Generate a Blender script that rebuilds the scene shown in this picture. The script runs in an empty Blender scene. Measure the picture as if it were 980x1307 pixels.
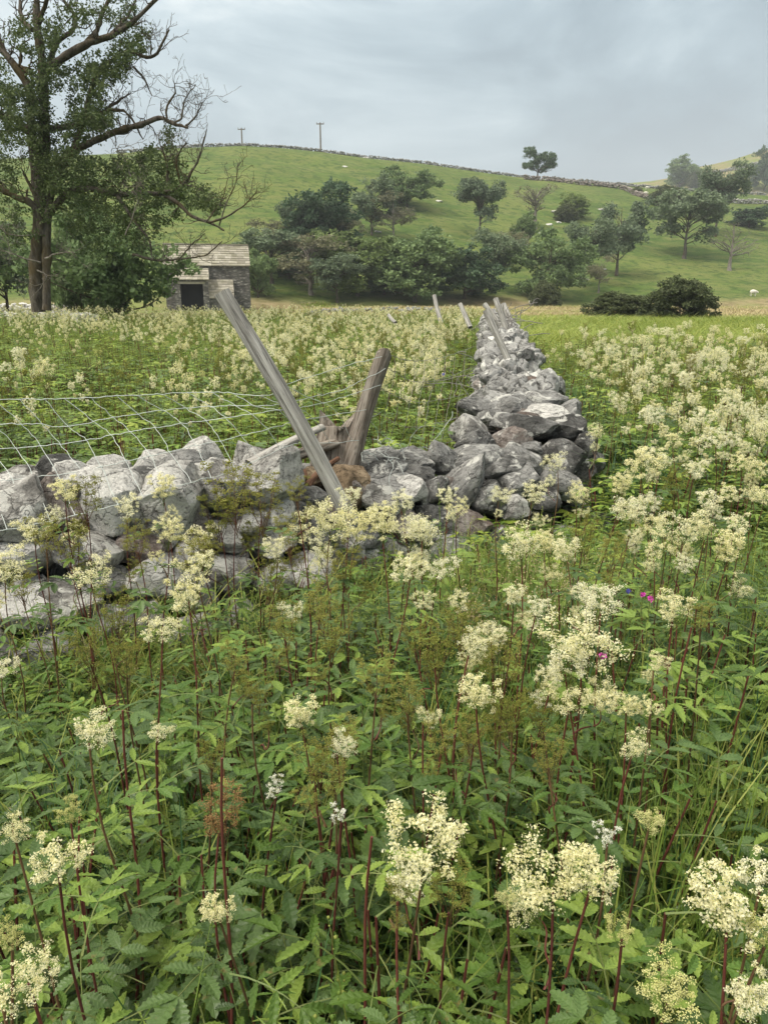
import bpy, math, random
import numpy as np
from mathutils import Vector, Matrix, Euler, Quaternion, noise as mnoise

random.seed(7)
rng = np.random.default_rng(7)
C = bpy.context.scene.collection
scene = bpy.context.scene
R = math.radians

# ------------------------------------------------------------------ camera
EYE = 1.65
PITCH = R(16.3)
F = 944.0            # focal length in photograph pixels
cam_d = bpy.data.cameras.new('camera')
cam = bpy.data.objects.new('camera', cam_d); C.objects.link(cam)
cam.location = (0, 0, EYE)
cam.rotation_euler = (math.pi/2 - PITCH, 0, 0)
cam_d.sensor_fit = 'VERTICAL'; cam_d.sensor_height = 36.0; cam_d.lens = 36.0*F/1307
cam_d.clip_start = 0.05; cam_d.clip_end = 5000
scene.camera = cam

# ------------------------------------------------------------------ world
SUN_EL, SUN_AZ = R(52), R(-125)      # azimuth measured from +Y towards +X
w = bpy.data.worlds.new('World'); scene.world = w; w.use_nodes = True
nt = w.node_tree; nt.nodes.clear()
def wn(t, **k):
    n = nt.nodes.new(t)
    for a, b in k.items(): setattr(n, a, b)
    return n
sky = wn('ShaderNodeTexSky', sky_type='NISHITA', sun_disc=False)
sky.sun_elevation = SUN_EL; sky.sun_rotation = SUN_AZ
tc = wn('ShaderNodeTexCoord')
sep = wn('ShaderNodeSeparateXYZ'); nt.links.new(tc.outputs['Generated'], sep.inputs[0])
mp = wn('ShaderNodeMapping'); mp.inputs['Scale'].default_value = (1.0, 1.0, 2.6)
nt.links.new(tc.outputs['Generated'], mp.inputs[0])
nz = wn('ShaderNodeTexNoise'); nz.inputs['Scale'].default_value = 3.2; nz.inputs['Detail'].default_value = 7; nz.inputs['Roughness'].default_value = .62
nz.inputs['Distortion'].default_value = .6
nt.links.new(mp.outputs[0], nz.inputs['Vector'])
el = wn('ShaderNodeMath', operation='MULTIPLY_ADD'); el.inputs[1].default_value = 1.12; el.inputs[2].default_value = -.31
nt.links.new(sep.outputs['Z'], el.inputs[0])
ad = wn('ShaderNodeMath', operation='MULTIPLY_ADD'); ad.inputs[1].default_value = .95
nt.links.new(nz.outputs['Fac'], ad.inputs[0]); nt.links.new(el.outputs[0], ad.inputs[2])
# the overcast thins a little towards the left of the valley
lx = wn('ShaderNodeMath', operation='MULTIPLY_ADD'); lx.inputs[1].default_value = -.30
nt.links.new(sep.outputs['X'], lx.inputs[0]); nt.links.new(ad.outputs[0], lx.inputs[2])
cr = wn('ShaderNodeValToRGB')
e = cr.color_ramp.elements
e[0].position = .20; e[0].color = (.12, .175, .22, 1)
e[1].position = 1.0; e[1].color = (1.5, 1.38, 1.17, 1)
for p, c in ((.34, (.160, .228, .275)), (.44, (.225, .302, .350)), (.58, (.375, .455, .495)), (.72, (.58, .63, .64))):
    q = e.new(p); q.color = (*c, 1)
nt.links.new(lx.outputs[0], cr.inputs[0])
mul = wn('ShaderNodeVectorMath', operation='SCALE'); mul.inputs['Scale'].default_value = 8.4
nt.links.new(cr.outputs[0], mul.inputs[0])
mix = wn('ShaderNodeMixRGB'); mix.inputs[0].default_value = .94
nt.links.new(sky.outputs[0], mix.inputs[1]); nt.links.new(mul.outputs[0], mix.inputs[2])
bg = wn('ShaderNodeBackground'); bg.inputs[1].default_value = .1
nt.links.new(mix.outputs[0], bg.inputs[0])
wo = wn('ShaderNodeOutputWorld'); nt.links.new(bg.outputs[0], wo.inputs[0])

sl = bpy.data.lights.new('sun', 'SUN'); sl.energy = 1.5; sl.angle = R(12); sl.color = (1, .94, .84)
so = bpy.data.objects.new('sun', sl); C.objects.link(so)
sd = Vector((math.sin(SUN_AZ)*math.cos(SUN_EL), math.cos(SUN_AZ)*math.cos(SUN_EL), math.sin(SUN_EL)))
so.rotation_euler = sd.to_track_quat('Z', 'Y').to_euler(); so.location = sd*40
scene.view_settings.view_transform = 'Standard'; scene.view_settings.look = 'None'
scene.view_settings.exposure = 1.14; scene.view_settings.gamma = 1
scene.cycles.max_bounces = 6; scene.cycles.diffuse_bounces = 3; scene.cycles.transmission_bounces = 3

# ------------------------------------------------------------------ pixel geometry
cp, sp_ = math.cos(PITCH), math.sin(PITCH)
def ray(px, py):
    a = (px-490)/F; b = (653.5-py)/F
    return Vector((a, cp + b*sp_, -sp_ + b*cp))
def at(px, py, Y):
    d = ray(px, py); t = Y/d.y
    return Vector((d.x*t, Y, EYE + d.z*t))
def axial(P): return P.y*cp - (P.z-EYE)*sp_
def ue(px, py):
    d = ray(px, py); return d.x/d.y, d.z/d.y

# ------------------------------------------------------------------ materials
def mat(name, rough=.8, spec=.3):
    m = bpy.data.materials.new(name); m.use_nodes = True
    t = m.node_tree; b = t.nodes['Principled BSDF']
    b.inputs['Roughness'].default_value = rough; b.inputs['Specular IOR Level'].default_value = spec
    return m, t, b
def N(t, typ, **k):
    n = t.nodes.new(typ)
    for a, v in k.items():
        if a in n.inputs.keys(): n.inputs[a].default_value = v
        else: setattr(n, a, v)
    return n
def ramp(t, src, stops):
    n = t.nodes.new('ShaderNodeValToRGB'); e = n.color_ramp.elements
    e[0].position = stops[0][0]; e[0].color = (*stops[0][1], 1)
    e[1].position = stops[-1][0]; e[1].color = (*stops[-1][1], 1)
    for p, c in stops[1:-1]:
        q = e.new(p); q.color = (*c, 1)
    t.links.new(src, n.inputs[0]); return n.outputs[0]
def mixc(t, f, a, b, mode='MIX'):
    n = t.nodes.new('ShaderNodeMixRGB'); n.blend_type = mode
    for i, v in enumerate((f, a, b)):
        if hasattr(v, 'links') or hasattr(v, 'is_linked'): t.links.new(v, n.inputs[i])
        elif i == 0: n.inputs[0].default_value = v
        else: n.inputs[i].default_value = (*v, 1)
    return n.outputs[0]
def noise_(t, vec, scale, detail=4, rough=.55, dist=0):
    n = N(t, 'ShaderNodeTexNoise', Scale=scale, Detail=detail, Roughness=rough, Distortion=dist)
    if vec is not None: t.links.new(vec, n.inputs['Vector'])
    return n.outputs['Fac']
def bump(t, b, h, strength=.5, dist=.02):
    n = N(t, 'ShaderNodeBump', Strength=strength, Distance=dist)
    t.links.new(h, n.inputs['Height']); t.links.new(n.outputs[0], b.inputs['Normal']); return n

def leaf_mat(name, c1, c2, c3=None, trans=.25, rough=.5, scale=3, spread=.5, spec=.3):
    m, t, b = mat(name, rough, spec)
    oi = N(t, 'ShaderNodeObjectInfo'); co = N(t, 'ShaderNodeTexCoord'); ge = N(t, 'ShaderNodeNewGeometry')
    n = noise_(t, co.outputs['Object'], scale, 3)
    a = N(t, 'ShaderNodeMath', operation='MULTIPLY_ADD'); a.inputs[1].default_value = spread
    t.links.new(oi.outputs['Random'], a.inputs[0]); t.links.new(n, a.inputs[2])
    a2 = N(t, 'ShaderNodeMath', operation='MULTIPLY_ADD'); a2.inputs[1].default_value = .35
    t.links.new(ge.outputs['Random Per Island'], a2.inputs[0]); t.links.new(a.outputs[0], a2.inputs[2])
    top = .5+spread+.35
    st = [(.3, c1), (.3+(top-.3)*.55, c2)]
    if c3: st.append((min(1, top*.92), c3))
    col = ramp(t, a2.outputs[0], st)
    if name.endswith('leaf'):   # brown and yellowed patches of damage
        col = mixc(t, ramp(t, noise_(t, co.outputs['Object'], 38, 3, .6), [(.66, (0, 0, 0)), (.74, (.65,)*3)]), col, (.17, .13, .045))
        bump(t, b, noise_(t, co.outputs['Object'], 160, 2), .35, .003)
    t.links.new(col, b.inputs['Base Color'])
    tr = N(t, 'ShaderNodeBsdfTranslucent'); t.links.new(mixc(t, .5, col, (.35, .5, .08), 'MIX') if trans > .5 else col, tr.inputs[0])
    ms = N(t, 'ShaderNodeMixShader'); ms.inputs[0].default_value = trans
    t.links.new(b.outputs[0], ms.inputs[1]); t.links.new(tr.outputs[0], ms.inputs[2])
    t.links.new(ms.outputs[0], t.nodes['Material Output'].inputs[0])
    return m
def stem_mat(name, c1, c2, scale=6):
    m, t, b = mat(name, .55, .3)
    oi = N(t, 'ShaderNodeObjectInfo'); co = N(t, 'ShaderNodeTexCoord')
    n = noise_(t, co.outputs['Object'], scale, 3)
    a = N(t, 'ShaderNodeMath', operation='MULTIPLY_ADD'); a.inputs[1].default_value = .6
    t.links.new(oi.outputs['Random'], a.inputs[0]); t.links.new(n, a.inputs[2])
    t.links.new(ramp(t, a.outputs[0], [(.35, c1), (.95, c2)]), b.inputs['Base Color'])
    return m

M = {}
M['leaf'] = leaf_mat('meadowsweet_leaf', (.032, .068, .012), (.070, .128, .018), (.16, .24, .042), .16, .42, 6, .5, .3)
M['leaf_light'] = leaf_mat('sunlit_leaf', (.085, .165, .024), (.165, .265, .036), (.29, .37, .06), .3, .45, 6)  # lighter leaf green for plants farther off, sunlight put into the colour
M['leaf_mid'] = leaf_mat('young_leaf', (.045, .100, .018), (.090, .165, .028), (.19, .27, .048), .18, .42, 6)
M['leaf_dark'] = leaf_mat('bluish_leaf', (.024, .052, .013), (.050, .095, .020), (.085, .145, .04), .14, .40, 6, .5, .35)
M['grass'] = leaf_mat('grass_blade', (.08, .15, .025), (.16, .24, .04), (.30, .34, .08), .3, .5, 2)
M['grass_dark'] = leaf_mat('rush_blade', (.03, .085, .035), (.06, .14, .05), (.10, .19, .06), .25, .45, 2)
M['grass_bright'] = leaf_mat('yellow_green_grass', (.14, .22, .03), (.22, .30, .04), (.34, .37, .08), .3, .5, 2)  # the meadow's own brighter yellow-green grass
M['straw'] = leaf_mat('dry_grass', (.26, .21, .10), (.42, .35, .18), (.54, .46, .27), .2, .7, 2)
M['petal'] = leaf_mat('cream_petal', (.90, .84, .46), (.95, .91, .60), (.97, .95, .76), .45, .7, 30, .4, .1)
M['petal_white'] = leaf_mat('white_petal', (.80, .80, .66), (.86, .86, .76), (.9, .9, .84), .3, .7, 30, .4, .1)
M['bud'] = leaf_mat('yellow_green_bud', (.50, .52, .16), (.68, .68, .28), (.80, .78, .40), .3, .6, 30, .4, .1)
M['olive'] = leaf_mat('olive_seed', (.13, .145, .028), (.22, .235, .05), (.31, .31, .08), .2, .6, 30, .5, .1)
M['rust_seed'] = leaf_mat('brown_seed', (.15, .09, .035), (.25, .15, .06), (.34, .22, .10), .15, .7, 30, .4, .1)
M['stem_red'] = stem_mat('red_stem', (.055, .016, .014), (.13, .038, .03))
M['stem_green'] = stem_mat('green_stem', (.07, .12, .03), (.14, .17, .05))
M['stem_brown'] = stem_mat('brown_stem', (.06, .03, .018), (.14, .08, .04))
M['pink'] = leaf_mat('pink_petal', (.55, .05, .35), (.65, .08, .45), None, .25, .6, 30)
M['violet'] = leaf_mat('violet_petal', (.15, .16, .5), (.22, .22, .6), None, .25, .6, 30)

def stone_mat(name, dark, mid, pale, lichen=.55, warm=None):
    m, t, b = mat(name, .92, .15)
    oi = N(t, 'ShaderNodeObjectInfo'); co = N(t, 'ShaderNodeTexCoord')
    ofs = N(t, 'ShaderNodeVectorMath', operation='SCALE'); ofs.inputs[0].default_value = (13.1, 7.7, 5.3)
    t.links.new(oi.outputs['Random'], ofs.inputs['Scale'])
    av = N(t, 'ShaderNodeVectorMath', operation='ADD'); t.links.new(co.outputs['Object'], av.inputs[0]); t.links.new(ofs.outputs[0], av.inputs[1])
    v = av.outputs[0]
    n1 = noise_(t, v, 1.9, 8, .68, .3)
    n2 = noise_(t, v, 10, 8, .78)
    n3 = noise_(t, v, 32, 5, .7)
    a = N(t, 'ShaderNodeMath', operation='MULTIPLY_ADD'); a.inputs[1].default_value = .26
    t.links.new(oi.outputs['Random'], a.inputs[0]); t.links.new(n1, a.inputs[2])
    base = ramp(t, a.outputs[0], [(.44, dark), (.57, mid), (.72, pale)])
    # dark algae in the fine pits
    base = mixc(t, ramp(t, n2, [(.36, (.75,)*3), (.52, (0, 0, 0))]), base, tuple(x*.4 for x in dark))
    # pale lichen crusts, sharp-edged
    wl = N(t, 'ShaderNodeMath', operation='MULTIPLY_ADD'); wl.inputs[1].default_value = .18
    t.links.new(n3, wl.inputs[0]); n4 = noise_(t, v, 3.3, 4, .6, .6); t.links.new(n4, wl.inputs[2])
    base = mixc(t, ramp(t, wl.outputs[0], [(lichen+.13, (0, 0, 0)), (lichen+.19, (.75,)*3)]), base, (.66, .66, .62))
    # small black and ochre specks
    vo = N(t, 'ShaderNodeTexVoronoi', Scale=11.0); t.links.new(v, vo.inputs['Vector'])
    base = mixc(t, ramp(t, vo.outputs['Distance'], [(.10, (.7,)*3), (.2, (0, 0, 0))]), base, tuple(x*.55 for x in dark))
    if warm: base = mixc(t, ramp(t, noise_(t, v, 2.4, 4), [(.5, (0, 0, 0)), (.7, (.6,)*3)]), base, warm)
    vc = N(t, 'ShaderNodeTexVoronoi', Scale=2.6, feature='DISTANCE_TO_EDGE')
    dv = N(t, 'ShaderNodeVectorMath', operation='SCALE'); dv.inputs['Scale'].default_value = .45
    nv = N(t, 'ShaderNodeTexNoise', Scale=3.0, Detail=5.0); t.links.new(v, nv.inputs['Vector']); t.links.new(nv.outputs['Color'], dv.inputs[0])
    a3 = N(t, 'ShaderNodeVectorMath', operation='ADD'); t.links.new(v, a3.inputs[0]); t.links.new(dv.outputs[0], a3.inputs[1])
    t.links.new(a3.outputs[0], vc.inputs['Vector'])
    crk = ramp(t, vc.outputs['Distance'], [(0, (.3,)*3), (.03, (1, 1, 1))])
    base = mixc(t, ramp(t, vc.outputs['Distance'], [(0, (.8,)*3), (.018, (0, 0, 0))]), base, tuple(x*.4 for x in dark))
    t.links.new(base, b.inputs['Base Color'])
    h = mixc(t, .25, mixc(t, .55, n2, n3), crk, 'MIX')
    h = mixc(t, .3, h, n1)
    bump(t, b, h, 1.0, .06)
    return m
M['stone_pale'] = stone_mat('pale_limestone', (.17, .165, .155), (.46, .45, .425), (.72, .71, .68), .48)
M['stone_grey'] = stone_mat('grey_limestone', (.07, .07, .068), (.17, .17, .165), (.33, .33, .32), .53)
M['stone_brown'] = stone_mat('brown_sandstone', (.13, .095, .06), (.27, .20, .13), (.40, .32, .22), .72)
M['stone_pink'] = stone_mat('reddish_limestone', (.11, .09, .08), (.25, .215, .195), (.42, .39, .365), .60, (.22, .15, .12))

def wood_mat(name, dark, mid, pale):
    m, t, b = mat(name, .85, .15)
    co = N(t, 'ShaderNodeTexCoord'); mp = N(t, 'ShaderNodeMapping'); mp.inputs['Scale'].default_value = (26, 26, 1.1)
    t.links.new(co.outputs['Object'], mp.inputs[0])
    n1 = noise_(t, mp.outputs[0], 1.6, 6, .6, .8)
    mp2 = N(t, 'ShaderNodeMapping'); mp2.inputs['Scale'].default_value = (60, 60, 2.5); t.links.new(co.outputs['Object'], mp2.inputs[0])
    n2 = noise_(t, mp2.outputs[0], 2.5, 4, .6, .3)
    n3 = noise_(t, co.outputs['Object'], 7, 5, .6)
    c = ramp(t, n1, [(.33, dark), (.47, mid), (.68, pale)])
    c = mixc(t, ramp(t, n2, [(.33, (.8,)*3), (.46, (0, 0, 0))]), c, tuple(x*.5 for x in dark))
    c = mixc(t, ramp(t, n3, [(.5, (0, 0, 0)), (.72, (.45,)*3)]), c, (.30, .30, .26))
    t.links.new(c, b.inputs['Base Color'])
    bump(t, b, mixc(t, .5, n1, n2), .8, .012)
    return m
M['wood'] = wood_mat('weathered_wood', (.12, .115, .105), (.29, .28, .26), (.48, .47, .44))
M['wood_dark'] = wood_mat('dark_weathered_wood', (.065, .052, .042), (.17, .145, .12), (.30, .27, .235))
M['wood_rot'] = wood_mat('rotten_red_wood', (.05, .028, .018), (.13, .07, .045), (.22, .13, .085))
def bark_mat(name, dark, pale, moss=None):
    m, t, b = mat(name, .95, .1)
    co = N(t, 'ShaderNodeTexCoord'); mp = N(t, 'ShaderNodeMapping'); mp.inputs['Scale'].default_value = (3, 3, .8)
    t.links.new(co.outputs['Object'], mp.inputs[0])
    n1 = noise_(t, mp.outputs[0], 3, 7, .65, .5)
    c = ramp(t, n1, [(.35, dark), (.7, pale)])
    if moss: c = mixc(t, ramp(t, noise_(t, co.outputs['Object'], .9, 5), [(.47, (0, 0, 0)), (.6, (.7,)*3)]), c, moss)
    t.links.new(c, b.inputs['Base Color']); bump(t, b, n1, .9, .06); return m
M['bark'] = bark_mat('ash_bark', (.045, .037, .030), (.17, .15, .125), (.085, .06, .022))
M['bark_grey'] = bark_mat('dead_bark', (.12, .105, .09), (.30, .27, .24))
m, t, b = mat('galvanised_wire', .5, .5); M['wire'] = m; b.inputs['Base Color'].default_value = (.50, .55, .53, 1); b.inputs['Metallic'].default_value = .35
m, t, b = mat('rusty_wire', .8, .3); M['wire_rust'] = m; b.inputs['Base Color'].default_value = (.22, .21, .20, 1); b.inputs['Metallic'].default_value = .3
m, t, b = mat('interior_shade', .9, .1); M['dark'] = m; b.inputs['Base Color'].default_value = (.02, .02, .022, 1)
m, t, b = mat('sheep_wool', .95, .1); M['wool'] = m; b.inputs['Base Color'].default_value = (.68, .65, .58, 1)

def tree_leaf(name, c1, c2, c3, sc=.35): return leaf_mat(name, c1, c2, c3, .28, .6, sc, .35, .2)
M['t_ash'] = tree_leaf('ash_foliage', (0.097, 0.149, 0.068), (0.149, 0.218, 0.094), (0.211, 0.292, 0.121), .5)
M['t_old'] = tree_leaf('old_ash_foliage', (.042, .066, .028), (.068, .100, .038), (.115, .15, .055), .5)
M['t_dark'] = tree_leaf('dark_foliage', (0.052, 0.091, 0.055), (0.078, 0.130, 0.070), (0.116, 0.179, 0.089))
M['t_blue'] = tree_leaf('grey_green_foliage', (0.101, 0.143, 0.094), (0.145, 0.194, 0.120), (0.194, 0.251, 0.145))
M['t_yellow'] = tree_leaf('olive_foliage', (0.114, 0.158, 0.061), (0.158, 0.218, 0.078), (0.227, 0.292, 0.097))
M['t_brown'] = tree_leaf('brownish_foliage', (0.138, 0.143, 0.089), (0.186, 0.186, 0.114), (0.244, 0.244, 0.145))
M['t_bush'] = tree_leaf('hawthorn_foliage', (0.061, 0.078, 0.041), (0.092, 0.115, 0.051), (0.149, 0.169, 0.074), 1.0)

# ------------------------------------------------------------------ mesh helpers
class MB:
    def __init__(s): s.V = []; s.Fs = []; s.n = 0
    def add(s, V, Fc, mi=0):
        V = np.asarray(V, dtype=np.float32).reshape(-1, 3); Fc = np.asarray(Fc, dtype=np.int64)
        s.V.append(V); s.Fs.append((Fc + s.n, mi)); s.n += len(V)
    def mesh(s, name, mats, smooth=True):
        me = bpy.data.meshes.new(name)
        V = np.concatenate(s.V); me.vertices.add(len(V)); me.vertices.foreach_set('co', V.ravel())
        loops = []; starts = []; mi = []; k = 0
        for Fc, m_ in s.Fs:
            n, q = Fc.shape; loops.append(Fc.ravel()); starts.append(k + np.arange(n)*q); mi.append(np.full(n, m_)); k += n*q
        loops = np.concatenate(loops); starts = np.concatenate(starts); mi = np.concatenate(mi)
        me.loops.add(len(loops)); me.polygons.add(len(starts))
        me.polygons.foreach_set('loop_start', starts.astype(np.int32))
        me.loops.foreach_set('vertex_index', loops.astype(np.int32))
        me.polygons.foreach_set('material_index', mi.astype(np.int32))
        me.polygons.foreach_set('use_smooth', np.full(len(starts), smooth))
        for m_ in mats: me.materials.append(M[m_] if isinstance(m_, str) else m_)
        me.update(calc_edges=True)
        return me
def link(name, data, parent=None, col=None, **props):
    o = bpy.data.objects.new(name, data); (col or C).objects.link(o)
    if parent is not None: o.parent = parent
    for k, v in props.items(): o[k] = v
    return o
def thing(name, label, cat, loc=(0, 0, 0), group=None, data=None):
    o = link(name, data, label=label, category=cat); o.location = loc
    if group: o['group'] = group
    return o
def nrm(v):
    v = np.asarray(v, float); return v/np.maximum(np.linalg.norm(v, axis=-1, keepdims=True), 1e-9)
def tube(mb, P, rad, n=6, mi=0, cap=True, prof=None):
    P = np.asarray([tuple(p) for p in P], float); k = len(P)
    rad = np.broadcast_to(np.asarray(rad, float), (k,))
    T = nrm(np.gradient(P, axis=0)); ref = np.array((0, 0, 1.)) if abs(T[:, 2]).mean() < .8 else np.array((1., 0, 0))
    S = nrm(np.cross(T, ref)); U = np.cross(S, T)
    a = np.arange(n)*2*math.pi/n
    V = P[:, None, :] + rad[:, None, None]*(np.cos(a)[None, :, None]*S[:, None, :] + np.sin(a)[None, :, None]*U[:, None, :])
    i = np.arange(k-1)[:, None]*n; j = np.arange(n)[None, :]; j2 = (j+1) % n
    Fc = np.stack([i+j, i+j2, i+n+j2, i+n+j], -1).reshape(-1, 4)
    mb.add(V.reshape(-1, 3), Fc, mi)
    if cap and n >= 3:
        c = np.concatenate([V[-1], P[-1:]]); jj = np.arange(n)
        mb.add(c, np.stack([jj, (jj+1) % n, np.full(n, n)], -1), mi)
        c = np.concatenate([V[0], P[:1]]); mb.add(c, np.stack([(jj+1) % n, jj, np.full(n, n)], -1), mi)
def box(mb, x0, x1, y0, y1, z0, z1, mi=0, Mx=None):
    V = np.array([(x, y, z) for z in (z0, z1) for y in (y0, y1) for x in (x0, x1)], float)
    if Mx is not None: V = np.array([tuple(Mx @ Vector(v)) for v in V])
    mb.add(V, [(0, 2, 3, 1), (4, 5, 7, 6), (0, 1, 5, 4), (2, 6, 7, 3), (0, 4, 6, 2), (1, 3, 7, 5)], mi)
def tri_noise(P, s, seed=0):
    return np.array([mnoise.noise(Vector((x*s+seed, y*s+seed*.7, z*s-seed))) for x, y, z in P])
def spline(pts, n):
    P = np.array([tuple(p) for p in pts], float); k = len(P)
    Q = np.concatenate([[2*P[0]-P[1]], P, [2*P[-1]-P[-2]]]); out = []
    for u in np.linspace(0, k-1-1e-6, n):
        i = int(u); f = u-i; a, b_, c, d = Q[i], Q[i+1], Q[i+2], Q[i+3]
        out.append(.5*((2*b_) + (c-a)*f + (2*a-5*b_+4*c-d)*f*f + (3*b_-a-3*c+d)*f**3))
    return np.array(out)

# ------------------------------------------------------------------ terrain
ridge_px = [(-700, 150), (-300, 185), (0, 203), (150, 196), (230, 189), (310, 186), (360, 189), (410, 194), (470, 202), (540, 209), (600, 218), (660, 226), (720, 231), (790, 237), (860, 243), (980, 250), (1300, 262), (1800, 270)]
far_px = [(-700, 300), (600, 300), (740, 240), (790, 234.5), (830, 231), (862, 226), (880, 215), (910, 209.5), (940, 202), (980, 189), (1100, 155), (1500, 110)]
RU, RE = np.array([ue(*p) for p in ridge_px]).T
FU, FE = np.array([ue(*p) for p in far_px]).T
def hgt(x, y):
    x = np.asarray(x, float); y = np.asarray(y, float)
    ys = np.maximum(y, 20.); u = np.clip(x/ys, -2, 2)
    B = 104 + 10*np.sin(u*3.0) + 6*u
    D = np.interp(u, [-.6, -.2, 0, .25, .5, 1], [215, 225, 245, 275, 300, 320])
    e_ = np.interp(u, RU, RE)
    s = np.clip((ys-B)/(D-B), 0, 1)
    g = np.sin(s*math.pi/2)
    t0 = -EYE/ys
    z = EYE + ys*(t0*(1-g) + e_*g)
    ov = np.maximum(ys-D, 0)
    z = z + np.where(ys > D, -0.0022*np.minimum(ov, 130)**2, 0)
    zd = EYE + D*e_
    z = np.where(ov > 0, np.maximum(zd + e_*ov - .0022*ov**2, zd - 25), z)
    ef = np.interp(u, FU, FE); s2 = np.clip((ys-380)/(640-380), 0, 1); g2 = np.sin(s2*math.pi/2)
    z2 = EYE + ys*(ef*g2 - .05*(1-g2)); ov2 = np.maximum(ys-640, 0); z2 = z2 - .0006*ov2**2
    z2 = np.maximum(z2, -20)
    z = np.where(ys > 380, np.maximum(z, z2), z)
    z = np.where(y < 20, 0, z)
    # soft lumps of the pasture
    amp = np.clip((ys-60)/120, 0, 1)*.5*np.clip((D+200-ys)/200, .3, 1)
    z = z + amp*(np.sin(x*.19+y*.11)*.35 + np.sin(x*.07-y*.16+1)*.5 + np.sin(y*.31+x*.05)*.25)*np.clip(s*6, 0, 1)*np.clip((D-ys)/25, 0, 1)
    return z
def h1(x, y): return float(hgt(x, y))
def ground_px(px, py):
    d = ray(px, py); t = 1.0; prev = t
    while t < 1500:
        p = Vector((0, 0, EYE)) + d*t
        if p.z <= h1(p.x, p.y):
            lo, hi = prev, t
            for _ in range(18):
                mm = (lo+hi)/2; q = Vector((0, 0, EYE)) + d*mm
                if q.z <= h1(q.x, q.y): hi = mm
                else: lo = mm
            return Vector((0, 0, EYE)) + d*hi
        prev = t; t *= 1.012
    return None

def build_ground():
    th = np.concatenate([np.linspace(-180, -52, 40), np.linspace(-50, 50, 520), np.linspace(52, 180, 40)])*math.pi/180
    rr = np.concatenate([[.02], np.geomspace(.6, 60, 60), np.linspace(62, 420, 230), np.geomspace(425, 2600, 50)])
    X = np.outer(rr, np.sin(th)); Y = np.outer(rr, np.cos(th)); Z = hgt(X, Y)
    nr, nth = X.shape
    mb = MB(); i = (np.arange(nr-1)*nth)[:, None]; j = np.arange(nth-1)[None, :]
    Fc = np.stack([i+j, i+nth+j, i+nth+j+1, i+j+1], -1).reshape(-1, 4)
    mb.add(np.stack([X, Y, Z], -1).reshape(-1, 3), Fc[:, ::-1])
    m, t, b = mat('pasture', .95, .1)
    ge = N(t, 'ShaderNodeNewGeometry'); pos = ge.outputs['Position']
    at_ = N(t, 'ShaderNodeAttribute', attribute_name='zone')
    sp = N(t, 'ShaderNodeSeparateXYZ'); t.links.new(at_.outputs['Color'], sp.inputs[0])
    n1 = noise_(t, pos, .05, 6, .6, .4); n2 = noise_(t, pos, .6, 5, .65); n3 = noise_(t, pos, 5, 4, .7)
    mpz = N(t, 'ShaderNodeMapping'); mpz.inputs['Scale'].default_value = (.12, .12, 1.1); t.links.new(pos, mpz.inputs[0])
    n4 = noise_(t, mpz.outputs[0], 1.0, 5, .65, .6)
    hillc = ramp(t, n1, [(.38, (.062, .108, .024)), (.5, (.092, .145, .030)), (.62, (.150, .185, .050))])
    hillc = mixc(t, ramp(t, n4, [(.42, (.0,)*3), (.62, (.75,)*3)]), hillc, (.165, .175, .060))
    hillc = mixc(t, ramp(t, n2, [(.40, (.85,)*3), (.50, (0, 0, 0))]), hillc, (.045, .080, .020))
    hillc = mixc(t, ramp(t, n3, [(.40, (.5,)*3), (.55, (0, 0, 0))]), hillc, (.046, .078, .020))
    tan = ramp(t, n2, [(.35, (.15, .13, .06)), (.5, (.23, .19, .10)), (.68, (.30, .245, .14))])
    tan = mixc(t, ramp(t, n1, [(.42, (.75,)*3), (.56, (0, 0, 0))]), tan, (.14, .19, .045))
    lush = ramp(t, n2, [(.35, (.13, .19, .025)), (.6, (.20, .27, .035)), (.72, (.25, .29, .06))])
    soil = ramp(t, n3, [(.35, (.015, .02, .008)), (.7, (.04, .055, .018))])
    c = mixc(t, sp.outputs[0], hillc, tan); c = mixc(t, sp.outputs[1], c, lush); c = mixc(t, sp.outputs[2], c, soil)
    t.links.new(c, b.inputs['Base Color'])
    bump(t, b, mixc(t, .5, n2, n3), .6, .25)
    me = mb.mesh('ground', [m])
    a = me.color_attributes.new('zone', 'FLOAT_COLOR', 'POINT')
    x = X.ravel(); y = Y.ravel(); ys = np.maximum(y, 1.); u = x/ys
    B = 104 + 10*np.sin(np.clip(u, -2, 2)*3.0) + 6*u
    wob = 2*np.sin(x*.13)+1.5*np.sin(x*.31+1)
    tanw = np.clip((y-48+wob)/4, 0, 1)*np.clip((B+8+wob-y)/4, 0, 1)
    tanw = np.maximum(tanw, np.clip((y-395)/60, 0, 1)*np.clip((u-.1)*6, 0, 1)*.9)
    lushw = np.clip((y-16)/4, 0, 1)*np.clip((50-wob-y)/4, 0, 1)
    soilw = np.clip((18-y)/3, 0, 1)
    colr = np.stack([tanw, lushw, soilw, np.ones_like(x)], -1).astype(np.float32)
    a.data.foreach_set('color', colr.ravel())
    return link('ground', me, kind='structure')
build_ground()

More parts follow.
